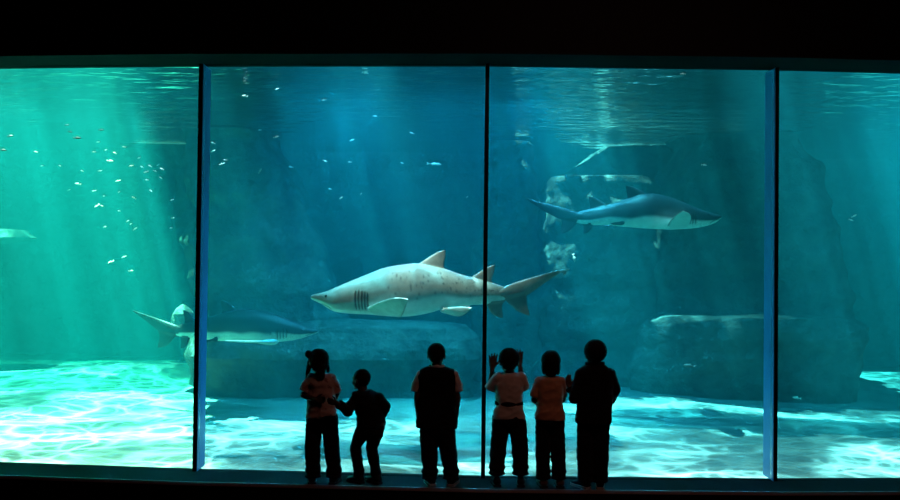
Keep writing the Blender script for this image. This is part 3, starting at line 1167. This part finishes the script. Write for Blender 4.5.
# ------------------------------------------------------------------ the six children on the ledge
def skin_mat():
    k = NT('brown_skin')
    b = k.n('BsdfPrincipled', Roughness=0.55)
    b.inputs['Specular IOR Level'].default_value = 0.3
    tc = k.n('TexCoord')
    nz = k.n('TexNoise', Scale=25.0, Detail=3.0)
    k.l(tc.outputs['Object'], nz.inputs['Vector'])
    k.l(k.ramp(nz.outputs['Fac'], [(0.3, (0.075, 0.042, 0.028)), (0.7, (0.10, 0.056, 0.038))]), b.inputs['Base Color'])
    k.l(b.outputs[0], k.out.inputs[0])
    return k.m


def cloth(name, col, vary=0.15, sheen=0.08, print_col=None, pscale=14.0, cut=0.56):
    k = NT(name)
    b = k.n('BsdfPrincipled', Roughness=0.9)
    b.inputs['Specular IOR Level'].default_value = 0.08
    b.inputs['Sheen Weight'].default_value = sheen
    tc = k.n('TexCoord')
    nz = k.n('TexNoise', Scale=pscale, Detail=3.0)
    k.l(tc.outputs['Object'], nz.inputs['Vector'])
    if print_col:
        c = k.ramp(nz.outputs['Fac'], [(cut, col), (cut + 0.03, print_col)])
    else:
        c = k.ramp(nz.outputs['Fac'], [(0.3, tuple(q * (1 - vary) for q in col)), (0.7, tuple(q * (1 + vary) for q in col))])
    k.l(c, b.inputs['Base Color'])
    wv = k.n('TexNoise', Scale=320.0, Detail=1.0)
    k.l(tc.outputs['Object'], wv.inputs['Vector'])
    bp = k.n('Bump', Strength=0.15, Distance=0.002)
    k.l(wv.outputs['Fac'], bp.inputs['Height'])
    k.l(bp.outputs['Normal'], b.inputs['Normal'])
    k.l(b.outputs[0], k.out.inputs[0])
    return k.m


M['skin'] = skin_mat()
M['eye'] = plain('eye_white', (0.6, 0.6, 0.58), 0.25)
M['iris'] = plain('dark_iris', (0.015, 0.01, 0.008), 0.2)
M['lip'] = plain('lips', (0.10, 0.045, 0.04), 0.5)
M['hair'] = plain('black_hair', (0.006, 0.005, 0.005), 0.8, spec=0.15, bump=0.6, bscale=140)
M['navy'] = cloth('navy_trousers', (0.010, 0.011, 0.016))
M['black'] = cloth('black_jacket', (0.008, 0.008, 0.009))
M['pink'] = cloth('pale_pink_tee', (0.62, 0.40, 0.36), sheen=0.7, print_col=(0.36, 0.20, 0.19))
M['white'] = cloth('white_tee', (0.62, 0.52, 0.49), sheen=0.7, vary=0.06)
M['orange'] = cloth('orange_jumper', (0.55, 0.27, 0.16), sheen=0.7, vary=0.08)
M['vest'] = cloth('black_vest', (0.008, 0.009, 0.010))
M['shoe_dark'] = plain('dark_shoe', (0.012, 0.012, 0.013), 0.6)
M['shoe_brown'] = plain('brown_shoe', (0.16, 0.075, 0.055), 0.6)
M['sole_pale'] = plain('pale_sole', (0.45, 0.38, 0.34), 0.7)
M['sole_dark'] = plain('dark_sole', (0.02, 0.02, 0.02), 0.7)


def hand(bm, wrist, d, n, t, curl=0.35, spread=0.06, k=1.0):
    """d: along the hand, n: out of the palm, t: towards the thumb"""
    d = d.normalized()
    n = (n - d * n.dot(d)).normalized()
    t0 = t
    t = d.cross(n)
    if t.dot(t0) < 0:
        t = -t
    offs = (0.0235, 0.008, -0.0075, -0.022)
    lens = (0.046, 0.052, 0.048, 0.038)
    pl = (0.054, 0.056, 0.053, 0.048)
    for i in range(4):
        kn = wrist + d * (pl[i] * k) + t * (offs[i] * k)
        capsule(bm, wrist + t * (offs[i] * 0.55 * k) + d * 0.004, kn, 0.0125 * k, 0.0095 * k, 10)
        a = (i - 1.5) * -spread
        fd = (d * math.cos(a) + t * math.sin(a)).normalized()
        p, ang = kn, curl * 0.6
        for j, f in enumerate((0.45, 0.32, 0.23)):
            q = p + (fd * math.cos(ang) + n * math.sin(ang)) * (lens[i] * f * k)
            r0 = (0.0078, 0.0072, 0.0066)[j] * k
            capsule(bm, p, q, r0, r0 * 0.93, 10)
            p = q
            ang += curl
    a0 = wrist + d * (0.014 * k) + t * (0.020 * k)
    a1 = a0 + (d * 0.60 + t * 0.72 + n * 0.25).normalized() * (0.028 * k)
    a2 = a1 + (d * 0.88 + t * 0.35 + n * 0.25).normalized() * (0.026 * k)
    capsule(bm, wrist + t * 0.006, a0, 0.012 * k, 0.0105 * k, 10)
    capsule(bm, a0, a1, 0.0105 * k, 0.0088 * k, 10)
    capsule(bm, a1, a2, 0.0088 * k, 0.0072 * k, 10)


def shoe(root, heel, yaw, L, W, mat, sole_mat):
    """heel: centre of the heel on the ground; yaw 0 points to the glass"""
    c, s = math.cos(yaw), math.sin(yaw)

    def w(x, y, z):
        return heel + Vector((x * c - y * s, x * s + y * c, z))
    prof = [(0.0, 0.62, 0.050), (0.03, 0.80, 0.082), (0.10, 0.86, 0.088), (0.25, 0.88, 0.086), (0.40, 0.86, 0.076), (0.55, 0.92, 0.060), (0.72, 1.0, 0.048), (0.86, 0.92, 0.042), (0.96, 0.66, 0.032), (1.0, 0.35, 0.022)]
    bm = bmesh.new()
    rings = []
    for u_, ww, h in prof:
        ring = []
        for i in range(20):
            a = 2 * PI * i / 20
            x = math.copysign(abs(math.cos(a)) ** 0.75, math.cos(a)) * W / 2 * ww
            z = 0.016 + (h - 0.016) * (0.5 + 0.5 * math.copysign(abs(math.sin(a)) ** 0.75, math.sin(a)))
            if math.sin(a) > 0.3 and u_ < 0.5:
                x *= 0.86
            ring.append(w(x, u_ * L, z))
        rings.append(ring)
    ring_loft(bm, rings)
    sh = link('shoe', bm_mesh('shoe', bm), mat, root)
    bm = bmesh.new()
    pts = []
    for u_, ww, h in prof:
        pts.append((W / 2 * ww * 1.07, u_ * L * 1.02 - 0.004))
    poly = [(x, y) for x, y in pts] + [(-x, y) for x, y in reversed(pts)]
    lo = [bm.verts.new(w(x, y, 0.001)) for x, y in poly]
    hi = [bm.verts.new(w(x, y, 0.021)) for x, y in poly]
    bm.faces.new(lo[::-1]); bm.faces.new(hi)
    for i in range(len(poly)):
        j = (i + 1) % len(poly)
        bm.faces.new((lo[i], lo[j], hi[j], hi[i]))
    link('sole', bm_mesh('sole', bm), sole_mat, sh, smooth=False)
    return sh


def child(S):
    Z = S['Z']
    px0, py0 = S['foot']
    base = at(px0, py0, Z)
    base.z = LEDGE_Z
    K = Z / F

    def P(p):
        return at(p[0], p[1], Z + (p[2] if len(p) > 2 else 0.0)) - base
    yaw = S.get('yaw', 0.0)
    fw = Vector((-math.sin(yaw), math.cos(yaw), 0)); rt = Vector((math.cos(yaw), math.sin(yaw), 0))
    # ---------- body
    bm = bmesh.new()
    hy = S.get('head_yaw', 0.0)
    hp = S.get('head_pitch', 0.0)
    HR = Matrix.Rotation(hy, 3, 'Z') @ Matrix.Rotation(hp, 3, 'X')
    HC = P(S['head'])
    hk = S.get('hk', 1.0)

    def H(x, y, z):
        return HC + HR @ (Vector((x, y, z)) * hk)

    def he(c, r):
        ellipsoid(bm, H(*c), tuple(q * hk for q in r), HR)
    he((0, -0.010, 0.018), (0.071, 0.086, 0.078))
    he((0, 0.026, -0.035), (0.058, 0.060, 0.066))
    he((0, 0.066, -0.086), (0.022, 0.018, 0.017))
    he((0, 0.060, 0.022), (0.052, 0.026, 0.016))
    capsule(bm, H(0, 0.080, 0.004), H(0, 0.094, -0.024), 0.008 * hk, 0.012 * hk, 10)
    for s in (1, -1):
        he((s * 0.013, 0.088, -0.028), (0.009, 0.009, 0.007))
        he((s * 0.028, 0.070, 0.000), (0.014, 0.013, 0.011))
        he((s * 0.036, 0.060, -0.035), (0.020, 0.018, 0.022))
        he((s * 0.073, -0.004, -0.012), (0.008, 0.019, 0.028))
    he((0, 0.083, -0.054), (0.022, 0.010, 0.006))
    he((0, 0.081, -0.065), (0.019, 0.010, 0.007))
    nk = P(S['neck'])
    capsule(bm, nk + Vector((0, 0, -0.03)), H(0, -0.008, -0.04), 0.043, 0.042)
    rows = S['torso']

    def row(r, shrink=0.0, dep=0.0):
        py, xl, xr, d = r[:4]
        off = r[4] if len(r) > 4 else 0.0
        p = P(((xl + xr) / 2, py, off))
        return (p, max(0.02, (xr - xl) / 2 * K - shrink), max(0.02, d - dep))
    oval_loft(bm, [row(r, 0.022, 0.02) for r in rows[::-1]], yaw)
    hips = [P(S['legL'][0]), P(S['legR'][0])]
    capsule(bm, hips[0] + Vector((0, 0, 0.02)), hips[1] + Vector((0, 0, 0.02)), 0.062, 0.062)
    oval_loft(bm, [((hips[0] + hips[1]) / 2, 0.095, 0.07), row(rows[-1], 0.03, 0.025)], yaw)
    for key in ('legL', 'legR'):
        h, kn, an = (P(q) for q in S[key])
        capsule(bm, h, kn, 0.060, 0.043)
        capsule(bm, kn, an, 0.043, 0.027)
        capsule(bm, kn.lerp(an, 0.25) - fw * 0.012, kn.lerp(an, 0.5) - fw * 0.006, 0.036, 0.030)
        f0 = Vector((an.x, an.y, 0.045))
        capsule(bm, an, f0, 0.028, 0.026)
        capsule(bm, f0, f0 + fw * 0.11 + Vector((0, 0, -0.016)), 0.026, 0.018)
    for key, hd in (('armL', 'handL'), ('armR', 'handR')):
        s, e, w = (P(q) for q in S[key])
        capsule(bm, s, e, 0.035, 0.028)
        capsule(bm, e, w, 0.029, 0.019)
        capsule(bm, e, e.lerp(w, 0.35), 0.028, 0.028)
        d, n, t, curl, spread = S[hd]
        hand(bm, w, Vector(d), Vector(n), Vector(t), curl, spread, S.get('handk', 0.95))
    me = fuse('person', bm, 0.0042, 2)
    for m in (M['skin'], M['eye'], M['iris'], M['lip']):
        me.materials.append(m)
    o = link('person', me, None, None, base)
    # eyes and lips are coloured on the skin itself
    HRi = HR.inverted()
    for pl_ in me.polygons:
        q = (HRi @ (pl_.center - HC)) / hk
        if q.y > 0.06 and abs(q.z) < 0.1 and abs(q.x) < 0.06:
            ax = abs(q.x) - 0.028
            e2 = (ax / 0.0125) ** 2 + (q.z / 0.0065) ** 2
            if e2 < 1:
                pl_.material_index = 2 if ax * ax + q.z * q.z < 0.0058 ** 2 else 1
            elif abs(q.x) < 0.021 and -0.072 < q.z < -0.048 and q.y > 0.078:
                pl_.material_index = 3
    # ---------- hair
    bm = bmesh.new()
    hs = S.get('hair', 'short')
    thick = {'short': 0.006, 'round': 0.014, 'bob': 0.014, 'tied': 0.012, 'curly': 0.018}[hs]

    def hh(c, r):
        ellipsoid(bm, H(*c), tuple(q * hk for q in r), HR)
    hh((0, -0.016, 0.026), (0.071 + thick, 0.084 + thick, 0.074 + thick))
    if hs in ('bob', 'tied'):
        hh((0, -0.045, -0.015), (0.066 + thick * 0.6, 0.055, 0.075))
    else:
        hh((0, -0.040, -0.010), (0.062, 0.050, 0.055))
    if hs == 'bob':
        for s in (1, -1):
            hh((s * 0.060, -0.010, -0.030), (0.022, 0.045, 0.072))
        hh((0, -0.052, -0.065), (0.060, 0.040, 0.050))
    for a, b, r0, r1 in S.get('locks', ()):
        capsule(bm, P(a), P(b), r0, r1)
    me = fuse('hair', bm, 0.005, 2, wrinkle=S.get('fuzz', 0.002), wscale=45.0, wstretch=(1, 1, 1), seed=S['seed'])
    link('hair', me, M['hair'], o)
    # ---------- trousers
    bm = bmesh.new()
    for key in ('legL', 'legR'):
        h, kn, an = (P(q) for q in S[key])
        ra = [q * K for q in S['leg_r']]
        pts = [h + Vector((0, 0, 0.03)), h.lerp(kn, 0.35), h.lerp(kn, 0.7), kn, kn.lerp(an, 0.4), kn.lerp(an, 0.75), an]
        rad = [ra[0], ra[0] * 0.98, (ra[0] + ra[1]) / 2 * 0.98, ra[1], ra[1] * 1.0, ra[2] * 0.98, ra[2]]
        tube(bm, pts, rad, 20)
        # cloth bunched over the shoe
        low = Vector((an.x, an.y, max(0.055, an.z - 0.06)))
        tube(bm, [an + Vector((0, 0, 0.03)), an, an.lerp(low, 0.5), low], [ra[2] * 0.95, ra[2] * S.get('cuff', 1.1), ra[2] * 0.98, ra[2] * S.get('cuff', 1.1)], 20)
    mid = (hips[0] + hips[1]) / 2
    hw = abs(P(S['legR'][0]).x - P(S['legL'][0]).x) / 2 + S['leg_r'][0] * K
    hwr = row(rows[-1])[1]
    top = row(rows[-1])[0] + Vector((0, 0, 0.07))
    oval_loft(bm, [(mid + Vector((0, 0, -0.055)), hw * 0.82, 0.082), (mid + Vector((0, 0, -0.01)), hw * 0.98, 0.098), (mid + Vector((0, 0, 0.03)), hw * 0.95, 0.090), (top, hwr * 0.80, rows[-1][3] * 0.78)], yaw)
    me = fuse('trousers', bm, 0.0075, 3, wrinkle=0.0045, wscale=11.0, wstretch=(1, 1, 1.6), seed=S['seed'] + 3)
    link('trousers', me, S['trousers'], o)
    # ---------- what covers the trunk
    for nm, mat, rws, sleeves, extra, lab in S['tops']:
        bm = bmesh.new()
        if rws:
            oval_loft(bm, [row(r) for r in rws[::-1]], yaw)
        for pts, rr in sleeves:
            tube(bm, [P(q) for q in pts], [q * K for q in rr], 18)
            if len(pts) > 2:
                for q, r_ in list(zip(pts, rr))[1:-1]:
                    ellipsoid(bm, P(q), (r_ * K,) * 3)
            ellipsoid(bm, P(pts[0]), (rr[0] * K * 1.05,) * 3)
        for pts, rr in extra:
            tube(bm, [P(q) for q in pts], [q * K for q in rr], 14)
        me = fuse(nm, bm, 0.0065, 3, wrinkle=S.get('crease', 0.0065), wscale=10.0, wstretch=(0.8, 1, 1.3), seed=S['seed'] + 7)
        c_ = link(nm, me, mat, o)
        if lab:
            tag(c_, lab)
    for nm, mat, py, xl, xr, d, h, off in S.get('bands', ()):
        # a ring of cloth: collar or something tied round the waist
        p = P(((xl + xr) / 2, py, off))
        bm = bmesh.new()
        rings = []
        for i in range(40):
            a = 2 * PI * i / 40
            x, y = (xr - xl) / 2 * K * math.cos(a), d * math.sin(a)
            cpt = p + rt * x + fw * y
            out = (rt * math.cos(a) + fw * math.sin(a))
            wob = 0.004 * math.sin(a * 5 + S['seed'])
            rings.append([cpt + out * (0.009 * math.cos(b) + wob) + Vector((0, 0, h * math.sin(b) + wob)) for b in (2 * PI * k / 12 for k in range(12))])
        vr = ring_loft(bm, rings, close=False)
        for i in range(12):
            bm.faces.new((vr[-1][i], vr[-1][(i + 1) % 12], vr[0][(i + 1) % 12], vr[0][i]))
        link(nm, bm_mesh(nm, bm), mat, o)
    # ---------- shoes
    for key in ('shoeL', 'shoeR'):
        px, py, yw = S[key]
        an = P(S['legL' if key == 'shoeL' else 'legR'][2])
        hpnt = Vector((P((px, py)).x, an.y - 0.055 * math.cos(yw), 0.0)) + Vector((0.055 * math.sin(yw), 0, 0))
        shoe(o, hpnt, yw, S.get('shoe_len', 0.20), S.get('shoe_w', 0.078), S['shoe'], S['sole'])
    return tag(o, S['label'], 'person', 'children watching the sharks')


UP, DN, LF, RTV, FWD, BK = (0, 0, 1), (0, 0, -1), (-1, 0, 0), (1, 0, 0), (0, 1, 0), (0, -1, 0)

# girl with tied hair
child(dict(Z=7.74, foot=(323, 484), seed=1.0, head=(318.5, 361.5), head_yaw=0.35, neck=(321, 374), hk=1.0, hair='tied', fuzz=0.004,
    locks=[((312, 357, -0.02), (308.5, 354, -0.02), 0.035, 0.030), ((310, 362, 0.0), (307.5, 374, 0.02), 0.022, 0.015), ((307.5, 374, 0.02), (306, 385, 0.02), 0.014, 0.009), ((320, 366, -0.07), (321, 377, -0.07), 0.045, 0.03), ((327, 364, 0.0), (328, 371, 0.0), 0.018, 0.012)],
    torso=[(373.5, 315, 327, .05), (377, 309, 333, .07), (383, 307, 335, .085), (395, 308, 335, .085), (408, 307, 336, .088), (417, 306, 337, .092)],
    legL=((314.5, 419), (312.5, 447), (313, 470)), legR=((329.5, 419), (332, 447), (334, 470)), leg_r=(8.2, 7.6, 7.2), cuff=1.12,
    armL=((311, 379), (303.5, 395, -0.02), (316, 399.5, -0.105)), handL=((1, -0.1, -0.02), (0, -1, 0), UP, 0.5, 0.03),
    armR=((331, 379), (337, 393, 0.05), (333, 404, 0.16)), handR=((-1, 0.5, 0.1), (0, -1, 0), UP, 0.6, 0.03),
    trousers=M['navy'], tops=[('shirt', M['pink'], [(373.5, 315, 327, .05), (377, 309, 333, .07), (383, 307, 335, .085), (395, 308, 335, .085), (408, 307, 336, .088), (417.5, 306, 337, .092)],
        [(((312, 379), (307, 386, -0.01), (304.5, 391.5, -0.015)), (5.5, 5.8, 6.0)), (((330, 379), (334, 386, 0.02), (335.5, 391.5, 0.035)), (5.5, 5.8, 6.0))], [], None)],
    shoeL=(312, 484, 0.15), shoeR=(334, 485, -0.15), shoe=M['shoe_dark'], sole=M['sole_dark'],
    label='child in pale pink shirt with tied up hair, one arm bent behind the back'))

# small one bending over beside her
child(dict(Z=7.76, foot=(367, 484), seed=2.0, yaw=0.9, head=(361, 379.5), head_yaw=1.0, head_pitch=0.0, neck=(364, 391), hk=0.86, hair='short',
    torso=[(390.5, 358, 371, .055), (394, 353, 379, .08), (402, 352, 386, .092), (412, 354, 387, .095), (420, 356, 386, .095), (426, 357, 387, .092)],
    legL=((364.5, 427), (355.5, 447, 0.02), (359, 472)), legR=((378, 427), (371.5, 448, 0.03), (376, 473)), leg_r=(7.4, 5.6, 5.0), cuff=1.1, handk=0.88,
    armL=((357, 397), (347.5, 411, -0.12), (337, 403, -0.24)), handL=((-1, 0.0, 0.22), (0, 1, 0), UP, 0.35, 0.03),
    armR=((378, 399), (386.5, 408, 0.0), (379, 419, 0.09)), handR=((-0.6, 0.4, -0.6), (-0.5, 0.5, 0.3), (0, 1, 0), 0.5, 0.03),
    trousers=M['navy'], tops=[('jacket', M['black'], [(390, 358, 371, .055), (394, 353, 379, .08), (402, 352, 386, .094), (412, 354, 387, .097), (420, 356, 386.5, .097), (426, 357, 387.5, .095)],
        [(((357, 397), (347.5, 411, -0.12), (339, 404.2, -0.222)), (5.6, 5.2, 4.2)), (((378, 399), (386, 407, 0.0), (380, 418, 0.08)), (5.6, 5.0, 4.4))], [], None)],
    shoeL=(358, 483, 0.9), shoeR=(376, 484, 0.8), shoe=M['shoe_dark'], sole=M['sole_dark'], shoe_len=0.18, shoe_w=0.07,
    label='smallest child, in dark jacket, stooping with bent knees and reaching to the neighbour in pink'))

# the one alone in a vest
child(dict(Z=7.73, foot=(440, 485), seed=3.0, head=(436.5, 355), head_yaw=-0.1, neck=(436.5, 367), hk=0.99, hair='short',
    torso=[(367, 429, 445, .055), (370, 420, 454, .07), (376, 418, 456, .085), (390, 419, 455, .09), (410, 417, 456, .09), (427, 417, 456, .095)],
    legL=((428.5, 428), (429.5, 452), (430, 471)), legR=((445.5, 428), (448.5, 452), (451, 471)), leg_r=(9.2, 8.2, 7.2), cuff=1.18,
    armL=((421, 374), (417, 398, -0.01), (418.5, 418, 0.03)), handL=((0.05, 0.15, -1), (0.8, 0, 0), (0, 1, 0), 0.4, 0.02),
    armR=((453, 374), (457.5, 398, -0.01), (456, 418, 0.03)), handR=((-0.05, 0.15, -1), (-0.8, 0, 0), (0, 1, 0), 0.4, 0.02),
    trousers=M['navy'], tops=[
        ('shirt', M['white'], [(367.5, 430, 444, .05), (372, 422, 452, .065), (380, 421, 453, .07)], [(((421, 375), (417.5, 384), (416, 391.5)), (4.9, 4.9, 5.0)), (((453, 375), (457, 384), (458, 391.5)), (4.9, 4.9, 5.0))], [], 'white short sleeved shirt showing under the vest'),
        ('vest', M['vest'], [(367, 428, 446, .058), (370, 419.5, 454.5, .075), (376, 417.5, 456.5, .092), (390, 419, 456, .097), (410, 417, 457, .097), (427.5, 416, 457.5, .102)], [], [], None)],
    bands=[('collar', M['white'], 366, 430, 443.5, .052, 0.012, 0.0)],
    shoeL=(431, 486, 0.25), shoeR=(452, 485, -0.25), shoe=M['shoe_dark'], sole=M['sole_pale'],
    label='child standing alone in a black vest over a white short sleeved shirt, arms hanging'))

# hands up on the glass
child(dict(Z=7.73, foot=(509, 486), seed=4.0, head=(509, 361.5), head_yaw=0.0, neck=(509.5, 373), hk=1.04, hair='round', fuzz=0.003,
    torso=[(373, 503, 516, .05), (376, 497, 522, .07), (384, 496, 523, .085), (400, 496, 522, .085), (410, 495, 523, .087), (418, 493, 525, .092)],
    legL=((501.5, 419), (498.5, 446), (497, 467)), legR=((517, 419), (520, 446), (520.5, 467)), leg_r=(8.8, 8.0, 7.4), cuff=1.14, handk=1.12,
    armL=((498, 378), (490.5, 388, 0.06), (492.5, 367, 0.195)), handL=((0.05, 0.10, 1), (0, 1, 0), (1, 0, 0), 0.04, 0.13),
    armR=((521, 378), (523.5, 387, 0.06), (519.5, 363, 0.195)), handR=((-0.05, 0.10, 1), (0, 1, 0), (-1, 0, 0), 0.04, 0.13),
    trousers=M['navy'], tops=[('shirt', M['white'], [(373, 503, 516, .05), (376, 497, 522, .07), (384, 495.5, 523, .085), (398, 496, 522, .085), (404, 497, 522, .082), (410, 494, 523, .09), (418.5, 493, 525.5, .095)],
        [(((498, 378), (493, 384, 0.02), (490.5, 388.5, 0.04)), (5.4, 5.7, 5.9)), (((520.5, 378), (523, 384, 0.02), (523.5, 388, 0.04)), (5.4, 5.5, 5.6))], [], None)],
    bands=[('tied_jumper', M['navy'], 403, 496, 522.5, .088, 0.018, 0.0)],
    shoeL=(496.5, 487, 0.1), shoeR=(521, 487, -0.1), shoe=M['shoe_dark'], sole=M['sole_dark'],
    label='child in white shirt pressing both raised hands against the glass beside the head'))

# bobbed hair, orange top
child(dict(Z=7.71, foot=(551, 488), seed=5.0, head=(551, 363), head_yaw=-0.1, neck=(550.5, 375), hk=0.97, hair='bob', fuzz=0.0025,
    torso=[(376, 544, 558, .05), (379, 538, 563, .072), (388, 537, 563, .085), (405, 537, 562, .085), (418, 536, 564, .09)],
    legL=((543.5, 419), (542.5, 447), (543, 471)), legR=((556.5, 419), (558, 447), (559, 471)), leg_r=(7.6, 7.1, 6.8), cuff=1.1,
    armL=((540, 382), (534.5, 400, 0.01), (540, 405, 0.14)), handL=((0.6, 0.6, 0.3), (0, 0, 1), (-0.5, 0.5, 0), 0.5, 0.03),
    armR=((560, 382), (563, 399, 0.08), (557, 403, 0.18)), handR=((-0.6, 0.6, 0.3), (0, 0, 1), (0.5, 0.5, 0), 0.5, 0.03),
    trousers=M['navy'], tops=[('shirt', M['orange'], [(376, 544, 558, .052), (379, 538, 563, .075), (388, 537, 563, .088), (405, 537, 562, .088), (413, 535.5, 564.5, .106), (419, 535, 565, .108)],
        [(((540, 382), (536.5, 391, 0.0), (534.5, 397, 0.0)), (5.0, 5.0, 5.0)), (((560, 382), (562, 390, 0.04), (562.5, 396, 0.06)), (5.0, 4.8, 4.8))], [], None)],
    shoeL=(543, 489, 0.05), shoeR=(560, 489, -0.05), shoe=M['shoe_brown'], sole=M['sole_dark'], shoe_w=0.082,
    label='child in orange top with bobbed hair and reddish brown shoes'))

# the tallest, in a bulky jacket
child(dict(Z=7.68, foot=(592, 489), seed=6.0, head=(595, 354), head_yaw=0.1, neck=(595, 366), hk=1.06, hair='curly', fuzz=0.003,
    torso=[(364.5, 588, 603, .06), (369, 581, 609, .08), (378, 579, 612, .095), (392, 579, 612, .10), (408, 578, 611, .10), (422, 577, 610, .105)],
    legL=((586, 423), (585, 450), (585.5, 474)), legR=((601, 423), (600.5, 450), (600, 474)), leg_r=(8.8, 8.2, 7.6), cuff=1.06,
    armL=((582, 375), (574, 399, -0.03), (569, 386, 0.03)), handL=((-0.12, 0.1, 1), (0.5, 0.8, 0), (1, 0, 0), 0.25, 0.03),
    armR=((609, 375), (615, 391, 0.02), (609, 402, 0.15)), handR=((-0.8, 0.5, 0.2), (0, 0, 1), (0, 1, 0), 0.6, 0.03),
    trousers=M['navy'], crease=0.005, tops=[('jacket', M['black'], [(364, 588, 603, .062), (369, 580, 610, .085), (378, 577.5, 613.5, .102), (392, 578, 613, .108), (408, 577, 611.5, .108), (422.5, 575.5, 611, .114)],
        [(((582, 375), (574.5, 398, -0.03), (570, 388.5, 0.015)), (6.6, 5.6, 4.6)), (((609, 375), (614.5, 390, 0.02), (610, 401, 0.14)), (6.8, 5.8, 4.6))], [], None)],
    bands=[('collar', M['black'], 364, 586.5, 604, .062, 0.016, 0.0)],
    shoeL=(584, 489, 0.55), shoeR=(600, 490, -0.15), shoe=M['shoe_dark'], sole=M['sole_pale'], shoe_len=0.21,
    label='tallest child, in a bulky black jacket, one hand raised towards the neighbour in orange'))
# ------------------------------------------------------------------ picture settings
vs = SC.view_settings
vs.view_transform = 'Standard'
vs.look = 'None'
vs.gamma = 1.0
vs.exposure = 0.0
vs.use_curve_mapping = False
cy = SC.cycles
cy.use_denoising = True
cy.denoiser = 'OPENIMAGEDENOISE'
cy.max_bounces = 6
cy.diffuse_bounces = 2
cy.glossy_bounces = 3
cy.transparent_max_bounces = 24
cy.volume_bounces = 0
cy.caustics_reflective = False
cy.caustics_refractive = False
cy.sample_clamp_indirect = 4.0
